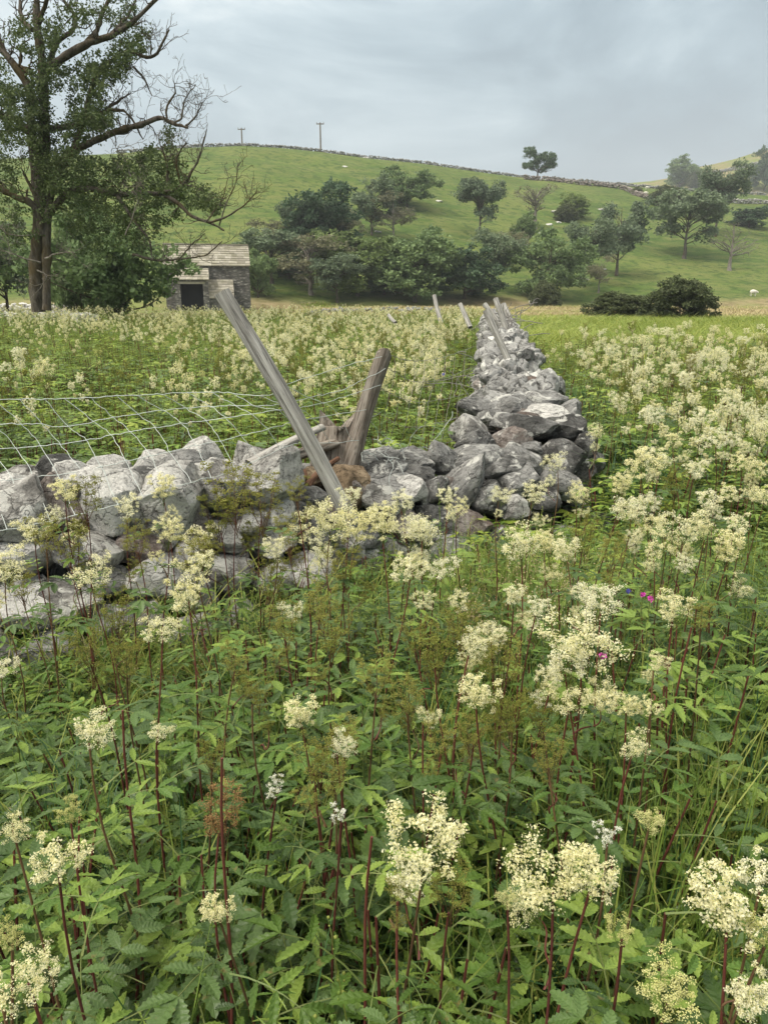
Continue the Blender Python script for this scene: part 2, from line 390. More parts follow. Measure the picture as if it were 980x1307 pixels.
# ------------------------------------------------------------------ stones
def ico(sub):
    import bmesh
    bm = bmesh.new(); bmesh.ops.create_icosphere(bm, subdivisions=sub, radius=1)
    V = np.array([tuple(v.co) for v in bm.verts]); Fc = np.array([[v.index for v in f.verts] for f in bm.faces]); bm.free(); return V, Fc
ICO1, ICO2, ICO3 = ico(1), ico(2), ico(4)
def stone_shape(seed, base, cuts=9, rough=.05):  # chopped by planes, then weathered
    r = np.random.default_rng(seed); V, Fc = base; V = V.copy()
    V = np.sign(V)*np.abs(V)**r.uniform(.72, .95)           # a little boxy
    for _ in range(cuts):
        n = nrm(r.normal(size=3)); d = r.uniform(.50, .88)
        k = V @ n - d; V = V - np.where(k > 0, k*r.uniform(.85, .98), 0)[:, None]*n
    for sc, am in ((1.1, .15), (2.6, .085), (6, .05), (13, .026)):
        if len(V) < 100 and sc > 3: break
        V = V*(1 + am*tri_noise(V, sc, seed*3.7+sc))[:, None]
    if len(V) > 100:                                        # late fractures leave crisp faces
        for _ in range(7):
            n = nrm(r.normal(size=3)); d = (V @ n).max()*r.uniform(.80, .95); k = V @ n - d; V = V - np.where(k > 0, k*.96, 0)[:, None]*n
        V = V*(1 + .012*tri_noise(V, 11, seed))[:, None]
    V -= (V.max(0)+V.min(0))/2; V /= (V.max(0)-V.min(0))
    return V, Fc
HERO = [stone_shape(100+i, ICO3, int(rng.integers(10, 20))) for i in range(16)]
LOW = [stone_shape(200+i, ico(3), 14) for i in range(10)]
TINY = [stone_shape(300+i, ICO1, 4) for i in range(8)]
def stone_meshes(matname):
    out = []
    for i, (V, Fc) in enumerate(HERO):
        mb = MB(); mb.add(V, Fc); me = mb.mesh('stone', [matname]); me.set_sharp_from_angle(angle=R(24)); out.append(me)
    return out
SM = {k: stone_meshes(k) for k in ('stone_pale', 'stone_grey', 'stone_brown', 'stone_pink')}
def put_stone(parent, P, size, rot, mk, idx=None):
    i = random.randrange(16) if idx is None else idx
    o = link('stone', SM[mk][i], parent); o.location = Vector(P) - parent.location; o.scale = size; o.rotation_euler = rot
    return o
def joined_stones(name, items, mk, parent, shapes=LOW, **props):
    mb = MB()
    for P, size, rot in items:
        V, Fc = random.choice(shapes); Rm = np.array(Euler(rot).to_matrix())
        mb.add((V*np.array(size)) @ Rm.T + np.array(tuple(P)), Fc)
    me = mb.mesh(name, [mk]); me.set_sharp_from_angle(angle=R(26)); return link(name, me, parent, kind='stuff', **props)

# near left wall
WL = thing('dry_stone_wall', 'tumbledown pale limestone wall crossing the foreground under sagging wire netting', 'stone wall', (-.7, 3.4, 0))
WR = thing('dry_stone_wall', 'broad grey dry stone wall running away up the meadow from the corner', 'stone wall', (1.6, 10, 0))
hero_left = [  # px, py, w px, h px, Y, roll deg, material
 (14,662,100,100,3.05,8,'stone_pale'), (75,652,92,86,3.22,-14,'stone_pink'), (128,645,100,104,3.20,-6,'stone_pale'), (178,622,85,52,3.42,12,'stone_grey'),
 (210,648,112,98,3.30,28,'stone_pale'), (232,602,84,48,3.6,-8,'stone_grey'), (278,624,84,80,3.45,20,'stone_pale'), (343,615,96,70,3.55,26,'stone_pale'),
 (-60,650,110,90,3.05,0,'stone_pale'), (33,712,84,54,3.02,4,'stone_pale'), (92,705,62,50,3.06,-10,'stone_grey'), (122,708,78,62,3.1,8,'stone_pale'),
 (175,700,74,52,3.18,-6,'stone_pink'), (188,742,88,62,3.12,6,'stone_pale'), (240,703,60,44,3.28,0,'stone_pale'), (135,745,60,44,3.05,12,'stone_grey'),
 (22,780,100,66,2.9,-4,'stone_pale'), (82,775,96,72,2.95,10,'stone_pale'), (135,805,72,66,2.95,-8,'stone_grey'), (185,795,70,56,3.02,8,'stone_pale'),
 (60,835,90,60,2.85,0,'stone_grey'), (-30,840,80,60,2.8,0,'stone_pale'), (285,690,56,46,3.38,0,'stone_pale'), (318,668,58,40,3.45,-14,'stone_pale'),
 (365,660,62,44,3.6,10,'stone_grey'), (393,638,62,36,3.72,-10,'stone_grey'), (350,695,60,48,3.5,4,'stone_pale'), (400,680,56,50,3.65,0,'stone_grey'),
 (290,735,64,54,3.3,0,'stone_pale'), (345,745,70,50,3.4,8,'stone_pale'), (240,755,72,60,3.15,0,'stone_grey'), (395,735,66,56,3.5,0,'stone_pale'),
 (436,628,58,74,3.85,-35,'stone_brown'), (405,612,50,34,3.9,10,'stone_brown'), (440,700,60,50,3.7,0,'stone_pale'), (455,745,60,52,3.7,0,'stone_pale'),
 (240,815,70,56,3.0,0,'stone_pale'), (300,800,66,56,3.15,0,'stone_grey'), (360,800,70,56,3.3,0,'stone_pale')]
hero_right = [
 (484,598,70,44,4.3,-4,'stone_grey'), (530,592,56,38,4.4,6,'stone_grey'), (493,640,88,72,4.1,6,'stone_grey'), (452,640,36,28,4.0,0,'stone_grey'), (530,614,58,36,4.25,0,'stone_grey'), (468,613,42,24,4.15,8,'stone_pale'),
 (545,640,52,56,4.15,10,'stone_grey'), (556,628,36,40,4.1,0,'stone_grey'), (563,668,72,46,4.05,-20,'stone_grey'), (528,693,64,52,3.95,0,'stone_grey'), (495,700,50,40,3.9,0,'stone_pale'),
 (592,622,52,104,4.25,-38,'stone_grey'), (563,588,48,40,4.45,-20,'stone_grey'), (606,566,56,34,4.75,10,'stone_grey'), (650,560,54,34,4.8,14,'stone_pink'), (605,588,84,40,4.5,14,'stone_grey'), (636,598,70,38,4.45,4,'stone_grey'),
 (676,548,72,44,4.95,8,'stone_grey'), (722,552,58,40,5.0,12,'stone_grey'), (700,530,64,26,5.3,4,'stone_pale'), (664,578,62,28,4.75,4,'stone_grey'), (712,576,60,28,4.8,6,'stone_grey'), (648,540,46,26,5.05,0,'stone_grey'), (668,592,48,50,4.6,80,'stone_grey'), (725,588,54,40,4.7,0,'stone_grey'), (748,572,38,42,4.9,0,'stone_grey'),
 (742,600,38,36,4.8,0,'stone_grey'), (705,612,66,34,4.55,0,'stone_grey'), (660,618,60,40,4.35,30,'stone_grey'), (620,640,60,46,4.2,0,'stone_grey'), (650,650,50,40,4.25,0,'stone_pale'),
 (690,640,56,40,4.4,10,'stone_grey'), (725,628,44,34,4.6,0,'stone_pale'), (600,672,54,52,4.05,0,'stone_pink'), (570,705,60,48,3.95,0,'stone_grey'), (470,670,50,40,3.95,0,'stone_grey'),
 (665,545,60,40,5.1,-10,'stone_pink'), (650,525,84,36,5.5,6,'stone_grey'), (690,515,70,34,5.7,10,'stone_grey'), (725,530,44,34,5.4,20,'stone_grey'), (672,495,60,28,6.3,6,'stone_pink'),
 (610,525,60,36,5.6,-10,'stone_grey'), (640,500,52,28,6.2,0,'stone_grey'), (598,548,50,40,5.0,0,'stone_pale'), (760,590,26,30,4.9,0,'stone_grey'), (635,690,44,34,4.0,0,'stone_grey')]
for parent, lst in ((WL, hero_left), (WR, hero_right)):
    for k, (px, py, wp, hp, Y, roll, mk) in enumerate(lst):
        P = at(px, py, Y); ax = axial(P)/F
        sx, sz = wp*ax*1.0, hp*ax*1.0; sy = (sx+sz)*.5*random.uniform(.95, 1.25)
        P.y += sy*.15
        put_stone(parent, P, (sx, sy, sz), (random.uniform(-.15, .15), -R(roll), random.uniform(-.3, .3)), mk, (k*5+3) % 16)
# procedural body of the walls
def wall_body(parent, path, width, height, seed, ycut, budget, mk_choice, step=.30):
    r = random.Random(seed); parts = []
    for i in range(len(path)-1):
        a, b_ = Vector(path[i]), Vector(path[i+1]); L = (b_-a).length; d = (b_-a)/L; n = Vector((-d.y, d.x))
        for c in range(6):
            zc = .07 + c*.175; f = 1-c/6
            halfw = width*(.32+.2*f)
            rows = [-halfw, -halfw*.35, halfw*.35, halfw]
            if c > 2: rows = [-halfw, 0, halfw]
            for off in rows:
                s = r.uniform(0, .2)
                while s < L:
                    sz = r.uniform(.15, .36)
                    hh = height(a + d*s)
                    if zc < hh:
                        p = a + d*s + n*(off + r.uniform(-.05, .05))
                        parts.append((Vector((p.x, p.y, zc + r.uniform(-.03, .03))), (sz*1.03, sz*r.uniform(.7, 1.0), r.uniform(.14, .22)),
                                      (r.uniform(-.25, .25), r.uniform(-.25, .25), math.atan2(d.y, d.x)+r.uniform(-.4, .4))))
                    s += sz*.92
        # uneven coping stones
    near = sorted(parts, key=lambda q: q[0].length)
    for P, s, ro in near[:budget]: put_stone(parent, P, s, ro, mk_choice(r, P))
    rest = [(P - parent.location, s, ro) for P, s, ro in near[budget:]]
    if rest: joined_stones('stonework', rest, 'stone_grey', parent)
pathL = [(-3.6, 3.05), (-1.7, 3.45), (-.6, 3.85), (.35, 4.55)]
def hL(p):
    return .80 if p.x < -.55 else .62
wall_body(WL, pathL, .62, hL, 3, 99, 240, lambda r, P: r.choice(['stone_pale']*4+['stone_grey', 'stone_pink']))
pathR = [(.95, 4.75), (1.25, 7.0), (1.72, 10.5), (2.45, 16.0), (3.25, 23.0)]
def hR(p):
    y = p.y; return np.interp(y, [4.4, 5.2, 7, 10, 23], [.6, .78, .86, .95, 1.0]) + .06*math.sin(y*2.3)
wall_body(WR, pathR, .66, hR, 5, 99, 240, lambda r, P: r.choice(['stone_grey']*5+['stone_pink']*2+['stone_pale']*2))
# irregular coping stones on top of the receding wall, in low piles
cop = []
for y in np.arange(5.6, 23, .17):
    i = np.searchsorted([p[1] for p in pathR], y)-1; i = min(max(i, 0), 3); a, b_ = pathR[i], pathR[i+1]
    f = (y-a[1])/(b_[1]-a[1]); x = a[0]+(b_[0]-a[0])*f
    for k in range(3):
        s = random.uniform(.12, .29)
        cop.append((Vector((x+random.uniform(-.27, .27), y+random.uniform(-.1, .1), hR(Vector((x, y)))+random.uniform(-.06, .08))) - WR.location,
                    (s*1.2, s, random.uniform(.14, .26)), (random.uniform(-.35, .35), random.uniform(-.35, .35), random.uniform(0, 6))))
joined_stones('coping', cop, 'stone_grey', WR)
# rubble spilled before the corner
rub = thing('rubble_heap', 'small fallen stones spilled among weeds below the wall corner', 'rubble', (.5, 3.95, 0))
for k in range(34):
    x = random.uniform(-.6, 1.6); y = 3.75 + random.uniform(0, .5) + .25*max(x, 0)
    z = random.uniform(.05, .30)
    s = random.uniform(.12, .26)
    put_stone(rub, Vector((x, y, z)), (s*1.2, s, s*.8), (random.uniform(-.5, .5), random.uniform(-.5, .5), random.uniform(0, 6)), random.choice(['stone_grey', 'stone_grey', 'stone_pale']))

# far walls made of many small stones
def far_wall(label, pts, H, Wd, mk, name='field_wall', sz=.5, explicit=None, shapes=TINY):
    P = explicit or [(ground_px(*p) or ridge_pt(p[0], -2)) for p in pts]
    P = [p for p in P if p is not None]
    S = spline(P, max(30, int(sum((P[i+1]-P[i]).length for i in range(len(P)-1))/2)))
    root = thing(name, label, 'stone wall', tuple(P[0]))
    items = []; L = 0
    for i in range(len(S)-1):
        a, b_ = Vector(S[i]), Vector(S[i+1]); l = (b_-a).length; d = (b_-a)/max(l, 1e-6); n = Vector((-d.y, d.x, 0))
        k = max(1, int(l/sz*H/sz*1.6*(1+Wd)))
        for _ in range(k):
            f = random.random(); p = a.lerp(b_, f); p.z = h1(p.x, p.y)
            hh = H*(.8+.35*mnoise.noise(Vector((p.x*.15, p.y*.15, 3))))
            p += n*random.uniform(-Wd/2, Wd/2); p.z += random.uniform(0, hh)
            s = sz*random.uniform(.7, 1.35)
            items.append((p - root.location, (s*1.2, s*.9, s*.65), (random.uniform(-.4, .4), random.uniform(-.4, .4), math.atan2(d.y, d.x)+random.uniform(-.4, .4))))
    joined_stones('stonework', items, mk, root, shapes)
    return root
def ridge_pt(px, back=0):
    u = ue(px, 220)[0]; D = float(np.interp(u, [-.6, -.2, 0, .25, .5, 1], [215, 225, 245, 275, 300, 320])) + back
    return Vector((u*D, D, h1(u*D, D)))
far_wall('grey wall along the crest of the green hill below the sky', None, .95, .8, 'stone_grey', explicit=[ridge_pt(x, -1) for x in range(150, 700, 25)], sz=.45)
far_wall('pale wall dropping down the slope right of the lone ridge tree', [(668, 229), (700, 231), (740, 236), (775, 239), (800, 244), (825, 254), (850, 262), (868, 269)], 1.5, .9, 'stone_pink', sz=.6)
far_wall('grey wall on the skyline of the saddle right of the lone tree', None, 1.2, .8, 'stone_grey', explicit=[ridge_pt(x, 1) for x in range(705, 1000, 25)], sz=.6)
far_wall('pale broken wall across the slope at the right edge', [(895, 256), (930, 259), (960, 260), (985, 261)], 1.4, .9, 'stone_pale', sz=.6)
def fhp(px, Y):
    u = ue(px, 220)[0]; return Vector((u*Y, Y, h1(u*Y, Y)))
far_wall('dark upper wall climbing the far tan hill', None, 2.4, 1.2, 'stone_grey', explicit=[fhp(862, 600), fhp(890, 590), fhp(915, 585), fhp(950, 580), fhp(985, 575)], sz=1.3)
far_wall('dark lower wall across the far tan hill', None, 2.0, 1.2, 'stone_grey', explicit=[fhp(820, 545), fhp(860, 535), fhp(900, 525), fhp(950, 520), fhp(985, 515)], sz=1.3)
far_wall('low ruined wall in the field below the hill trees', [(395, 404), (450, 402), (500, 401), (560, 402)], .6, .8, 'stone_grey', sz=.38)
far_wall('pale rubble wall left of the old ash tree', None, .9, 1.4, 'stone_pale', explicit=[at(-60, 378, 48), at(0, 383, 47), at(45, 386, 45), at(80, 390, 42), at(120, 394, 38)], sz=.36, shapes=LOW)
far_wall('second pale wall higher up behind the old ash tree', None, 1.0, 1.0, 'stone_pale', explicit=[Vector((-46, 80, 0)), Vector((-38, 80, 0)), Vector((-30, 78, 0))], sz=.4, shapes=LOW)

# scattered pale boulders on the slope
for k, (px, py, s, lab) in enumerate([(708,271,1.7,'flat white boulder on the hill between two small trees'), (768,268,1.8,'long pale boulder right of the small hawthorns'), (700,287,1.3,'white boulder below the half bare hill tree'),
        (690,298,1.2,'small white boulder at the foot of the half bare tree'), (712,284,1.1,'small white rock on the slope beside the half bare tree'), (482,296,1.0,'white rock among the grey trees on the hill'), (467,201,1.2,'white rock under the crest wall'), (440,213,1.0,'lone white rock high on the green slope'),
        (560,257,1.2,'white rock in the pasture left of the ragged tree'), (770,344,.9,'small white rock beneath the grey ash tree'), (668,313,1.0,'pale rock under the leaning small tree')]):
    P = ground_px(px, py) or ridge_pt(px, -3); V, Fc = HERO[(k*3) % 16]
    mb = MB(); mb.add(V*np.array((s*1.5, s, s*.55)), Fc); thing('boulder', lab, 'boulder', tuple(P), None, mb.mesh('boulder', ['stone_pale']))

# ------------------------------------------------------------------ barn
def barn():
    Y = 90.0; g = 0.0
    def X(px, y=Y): return at(px, 380, y).x
    x0, x1 = X(214), X(319); root = thing('field_barn', 'old stone field barn with slate roof and dark cart porch left of centre', 'barn', (X(262), Y, 0))
    L = root.location
    m, t, b = mat('barn_stone', .95, .1)
    ge = N(t, 'ShaderNodeTexCoord'); n2 = noise_(t, ge.outputs['Object'], 1.3, 5, .7); vo = N(t, 'ShaderNodeTexVoronoi', Scale=2.6)
    mpb = N(t, 'ShaderNodeMapping'); mpb.inputs['Scale'].default_value = (1, 1, 2.2); t.links.new(ge.outputs['Object'], mpb.inputs[0]); t.links.new(mpb.outputs[0], vo.inputs['Vector'])
    sc = N(t, 'ShaderNodeSeparateColor'); t.links.new(vo.outputs['Color'], sc.inputs[0])
    c = ramp(t, sc.outputs[0], [(0, (.09, .085, .08)), (.5, (.17, .162, .15)), (1, (.30, .29, .27))])
    c = mixc(t, ramp(t, vo.outputs['Distance'], [(.3, (0, 0, 0)), (.55, (.7,)*3)]), c, (.05, .05, .048))
    c = mixc(t, ramp(t, n2, [(.45, (0, 0, 0)), (.7, (.5,)*3)]), c, (.22, .21, .19)); t.links.new(c, b.inputs['Base Color']); bump(t, b, vo.outputs['Distance'], .8, .06)
    m2, t2, b2 = mat('stone_slate', .9, .15)
    ge2 = N(t2, 'ShaderNodeNewGeometry'); co2 = N(t2, 'ShaderNodeTexCoord')
    c2 = ramp(t2, ge2.outputs['Random Per Island'], [(0, (.20, .185, .15)), (.5, (.30, .28, .235)), (1, (.40, .375, .32))])
    c2 = mixc(t2, ramp(t2, noise_(t2, co2.outputs['Object'], .8, 6, .7), [(.42, (0, 0, 0)), (.62, (.6,)*3)]), c2, (.17, .165, .10)); t2.links.new(c2, b2.inputs['Base Color'])
    def part(name, fn, mts, **kw):
        mb = MB(); fn(mb); o = link(name, mb.mesh(name, mts, False), root, **kw); o.location = -L; return o
    eave, ridge, dep = 5.05, 7.45, 6.5
    part('wall', lambda mb: (box(mb, x0, x1, Y, Y+dep, -.3, eave)), [m])
    def gables(mb):
        for x in (x0+.004, x1-.3):
            V = [(x, Y+.01, eave), (x+.296, Y+.01, eave), (x+.296, Y+dep-.01, eave), (x, Y+dep-.01, eave), (x, Y+dep/2, ridge-.12), (x+.296, Y+dep/2, ridge-.12)]
            mb.add(V, [(0, 1, 5, 4), (2, 3, 4, 5)]); mb.add(V, [(0, 4, 3), (1, 2, 5)])
    part('gable', gables, [m])
    def slates(mb, xa, xb, ya, za, yb, zb, rows, wmean):
        for r_ in range(rows):
            f0, f1 = r_/rows, (r_+1.25)/rows; x = xa
            while x < xb:
                wd = min(wmean*random.uniform(.6, 1.4), xb-x+.01); j = random.uniform(-.02, .03)
                y0_, z0_ = ya+(yb-ya)*f0-j, za+(zb-za)*f0; y1_, z1_ = ya+(yb-ya)*min(f1, 1), za+(zb-za)*min(f1, 1)
                up = .09 + random.uniform(0, .03)
                V = [(x, y0_, z0_), (x+wd*.97, y0_, z0_), (x+wd*.97, y1_, z1_), (x, y1_, z1_), (x, y0_, z0_+up), (x+wd*.97, y0_, z0_+up), (x+wd*.97, y1_, z1_+.02), (x, y1_, z1_+.02)]
                mb.add(V, [(0, 3, 2, 1), (4, 5, 6, 7), (0, 1, 5, 4), (1, 2, 6, 5), (2, 3, 7, 6), (3, 0, 4, 7)]); x += wd
    part('roof', lambda mb: (slates(mb, x0-.15, x1+.15, Y-.25, eave-.1, Y+dep/2, ridge, 9, .75), slates(mb, x0-.15, x1+.15, Y+dep+.25, eave-.1, Y+dep/2, ridge-.003, 9, .75)), [m2], kind='stuff')
    part('ridge_tile', lambda mb: [box(mb, x, min(x+.6, x1+.15)-.02, Y+dep/2-.18, Y+dep/2+.18, ridge+.02, ridge+.12+random.uniform(0, .03)) for x in np.arange(x0-.15, x1, .62)], [m2], kind='stuff')
    # cart porch
    a, b_ = X(219, 87.5), X(261, 87.5); yf = Y-2.6; o0, o1 = X(226, yf), X(254, yf)
    part('porch', lambda mb: (box(mb, a, o0, yf, Y-.003, -.3, 3.35), box(mb, o1, b_, yf, Y-.003, -.3, 3.35), box(mb, o0, o1, yf+.01, Y-.004, 2.95, 3.36)), [m])
    part('porch_roof', lambda mb: slates(mb, a-.1, b_+.12, yf-.25, 3.35, Y-.003, 4.75, 5, .6), [m2], kind='stuff')
    part('doorway', lambda mb: box(mb, o0+.003, o1-.003, yf+1.2, yf+1.3, -.3, 2.94), ['dark'])  # near-black panel set back in the opening, interior shade put into its colour
    part('lintel', lambda mb: box(mb, o0-.25, o1+.25, yf-.06, yf+.2, 2.92, 3.18), [m2])
    # low lean-to with stone slab roof
    a2, b2_ = X(262, 88), X(295, 88)
    def lean(mb):
        V = [(a2, Y-2.2, -.3), (b2_, Y-2.2, -.3), (b2_, Y-.005, -.3), (a2, Y-.005, -.3), (a2, Y-2.2, 1.3), (b2_, Y-2.2, 1.3), (b2_-.3, Y-.005, 3.4), (a2, Y-.005, 3.4)]
        mb.add(V, [(0, 1, 5, 4), (1, 2, 6, 5), (2, 3, 7, 6), (3, 0, 4, 7)])
    part('lean_to', lean, [m])
    part('lean_to_roof', lambda mb: slates(mb, a2-.1, b2_-.1, Y-2.35, 1.35, Y-.01, 3.45, 7, .55), [m2], kind='stuff')
    root.rotation_euler.z = -math.atan2(L.x, L.y)*.9
    part('quoin', lambda mb: [box(mb, x1-(.5 if k % 2 else .3), x1+.03, Y-.03, Y+(.3 if k % 2 else .5), k*.36, k*.36+.34) for k in range(13)], [m], kind='stuff')
barn()

# ------------------------------------------------------------------ trees
def leaf_cloud(mb, centers, radii, per, size, mi=0, flat=.75, r=rng):
    n = len(centers)*per
    c = np.repeat(np.asarray(centers), per, 0); rd = np.repeat(np.asarray(radii), per)[:, None]
    d = nrm(r.normal(size=(n, 3)))*(r.random((n, 1))**.45)*rd; d[:, 2] *= flat
    p = c+d
    a = nrm(r.normal(size=(n, 3))+np.array((0, 0, -.2))); b_ = nrm(np.cross(a, r.normal(size=(n, 3))))
    s = (size*r.uniform(.6, 1.4, (n, 1)))
    V = np.stack([p, p+a*s*.5+b_*s*.32, p+a*s, p+a*s*.5-b_*s*.32], 1).reshape(-1, 3)
    Fc = np.arange(n*4).reshape(-1, 4)
    mb.add(V, Fc, mi)
def make_tree(seed, H, lobes, trunk_h, trunk_r, nclump, clump_r, per, leaf, leafmat, bark='bark', bare=0, lean=0, twig=0):
    per = int(per*1.25); r = np.random.default_rng(seed); tb = MB(); cb = MB()
    lobes = np.array(lobes, float)*H
    wts = (lobes[:, 3]*lobes[:, 4]*lobes[:, 5])**(2/3); wts /= wts.sum()
    li = r.choice(len(lobes), nclump, p=wts)
    d = nrm(r.normal(size=(nclump, 3)))*(r.random((nclump, 1))**.33)
    cen = lobes[li, :3] + d*lobes[li, 3:6]
    cen = cen[cen[:, 2] > .06*H]
    top = lobes[:, 2].max()
    tp = [(0, 0, -.3), (lean*.1*H, .01*H, trunk_h*.5*H), (lean*.3*H, 0, trunk_h*H), (lean*.7*H+.01*H, .02*H, (trunk_h*H+top)/2), (lean*H, 0, top)]
    TS = spline(tp, 14); tr = np.interp(np.linspace(0, 1, 14), [0, .1, .5, 1], [1.45, 1, .6, .12])*trunk_r*H
    tube(tb, TS, tr, 8)
    K = min(len(cen), 46 if not bare else len(cen)); sel = r.choice(len(cen), K, replace=False)
    for i in sel:
        c = cen[i]; hz = np.clip(c[2]*.72 - .25*np.hypot(c[0], c[1]), trunk_h*H*.75, top*.9)
        j = int(np.clip(np.searchsorted(TS[:, 2], hz), 1, 13)); s = TS[j]
        L = np.linalg.norm(c-s); mid = (s+c)/2 + r.normal(size=3)*L*.10 + np.array((0, 0, L*.08 if not bare else L*.02))
        B = spline([s, mid, c], 6); r0 = min(tr[j]*.6, .02*L+.006*H)
        tube(tb, B, np.linspace(r0, r0*.16, 6), 5, cap=False)
        for q in range(2+twig):
            f = r.integers(2, 6); p0 = B[f]; dr = nrm(nrm(c-s)+r.normal(size=3)*.8)*clump_r*H*r.uniform(.7, 1.8)
            tube(tb, spline([p0, p0+dr*.5+r.normal(size=3)*.02*H, p0+dr], 4), np.linspace(r0*.4, r0*.1, 4), 3, cap=False)
    if per > 0: leaf_cloud(cb, cen, np.full(len(cen), clump_r*H)*r.uniform(.7, 1.35, len(cen)), per, leaf, 0, .7, r)
    tm = tb.mesh('trunk', [bark]); cm = cb.mesh('crown', [leafmat], False) if per > 0 else None
    VV = np.concatenate(cb.V) if per > 8 else np.concatenate(tb.V)
    if per <= 8: VV = VV[VV[:, 2] > trunk_h*H]
    Wd = np.percentile(np.abs(VV[:, 0]), 96)+np.percentile(np.abs(VV[:, 1]), 96) if per > 8 and len(lobes) != 6 else np.ptp(VV[:, 0])
    Ht = np.percentile(VV[:, 2], 99.3)
    return tm, cm, Wd, Ht
def rlobes(seed, n, spread=.28, zlo=.35, zhi=.8, r0=.17, r1=.27, core=True):
    r = np.random.default_rng(seed); L = []
    if core: L.append((0, 0, (zlo+zhi)/2, spread*.8, spread*.8, (zhi-zlo)*.5))
    for k in range(n):
        a = k*2.4+r.uniform(-.5, .5); q = spread*r.uniform(.45, 1.05); rr = r.uniform(r0, r1)
        L.append((math.cos(a)*q, math.sin(a)*q, r.uniform(zlo, zhi), rr, rr, rr*r.uniform(.6, .85)))
    return L
KIND = {}
def defk(k, lst): KIND[k] = lst
defk('dense', [make_tree(11+i, 10, rlobes(50+i, 12, .34, .18, .8), .12, .024, 200, .075, 62, .36, 't_dark') for i in range(2)])
defk('green', [make_tree(21+i, 10, rlobes(60+i, 12, .34, .18, .8, .14, .24), .12, .022, 190, .07, 60, .36, 't_ash') for i in range(2)])
defk('olive', [make_tree(31+i, 10, rlobes(70+i, 10, .32, .16, .82), .12, .022, 200, .07, 60, .34, 't_yellow') for i in range(2)])
defk('ash', [make_tree(41+i, 10, rlobes(80+i, 12, .3, .28, .86, .12, .2, i == 1), .22, .022, 150, .07, 52, .32, 't_blue') for i in range(3)])
defk('thin', [make_tree(51+i, 10, rlobes(90+i, 10, .28, .25, .86, .12, .2, False), .2, .024, 110, .06, 26, .28, 't_brown', 'bark_grey', 0, 0, 1) for i in range(2)])
defk('half_dead', [make_tree(61+i, 10, [(.0, 0, .6, .2, .2, .3), (-.22, 0, .85, .14, .14, .1), (.2, 0, .75, .16, .16, .14)], .35, .034, 60, .05, 9, .28, 't_brown', 'bark_grey', 1, 0, 2) for i in range(1)])
defk('dead', [make_tree(71, 10, [(-.3, 0, .55, .2, .2, .13), (.32, 0, .5, .22, .2, .12), (.1, 0, .75, .2, .2, .2), (-.1, 0, .85, .12, .1, .12)], .3, .036, 26, .07, 3, .2, 't_brown', 'bark_grey', 1, 0, 3)])
defk('bush', [make_tree(81+i, 10, [(0, 0, .42, .52, .52, .42), (-.4, 0, .3, .3, .3, .28), (.42, 0, .28, .3, .3, .26), (.1, 0, .66, .3, .3, .27), (-.2, .2, .58, .25, .25, .25)], .1, .02, 260, .085, 70, .42, 't_bush', 'bark', 0, 0, 1) for i in range(2)])
defk('lone', [make_tree(91, 10, [(-.27, 0, .80, .22, .22, .17), (-.24, 0, .42, .27, .25, .15), (.30, 0, .66, .24, .24, .2), (.36, 0, .42, .22, .22, .13), (.02, 0, .62, .2, .2, .16), (.16, 0, .28, .09, .09, .08)], .22, .03, 170, .07, 70, .34, 't_dark')])
kc = {}
def place_tree(px, pyb, pyt, wpx, kind, label, Y=None, cat='tree', name=None, group=None, var=None):
    P = at(px, pyb, Y) if Y else (ground_px(px, pyb) or ridge_pt(px))
    if Y: P.z = h1(P.x, P.y)
    ax = axial(P)/F; base_py = pyb
    if Y:   # the true pixel row of the ground there
        base_py = 653.5 - F*math.tan(math.atan2(P.z-EYE, P.y) + PITCH)
    Hm = (base_py-pyt)*ax; Wm = wpx*ax
    i = kc.get(kind, 0); kc[kind] = i+1; tm, cm, Wd, Ht = KIND[kind][(var if var is not None else i) % len(KIND[kind])]
    o = thing(name or 'field_tree', label, cat, tuple(P), group); o.scale = (Wm/Wd, Wm/Wd, Hm/Ht)
    rz = random.choice([0, math.pi]) if kind in ('lone', 'dead', 'half_dead') else random.uniform(0, 6.28)
    if kind == 'lone': rz = 0
    if Hm/Ht > 0: 
        c1 = link('trunk', tm, o); c1.rotation_euler.z = rz
        if cm: c2 = link('crown', cm, o); c2.rotation_euler.z = rz
    return o
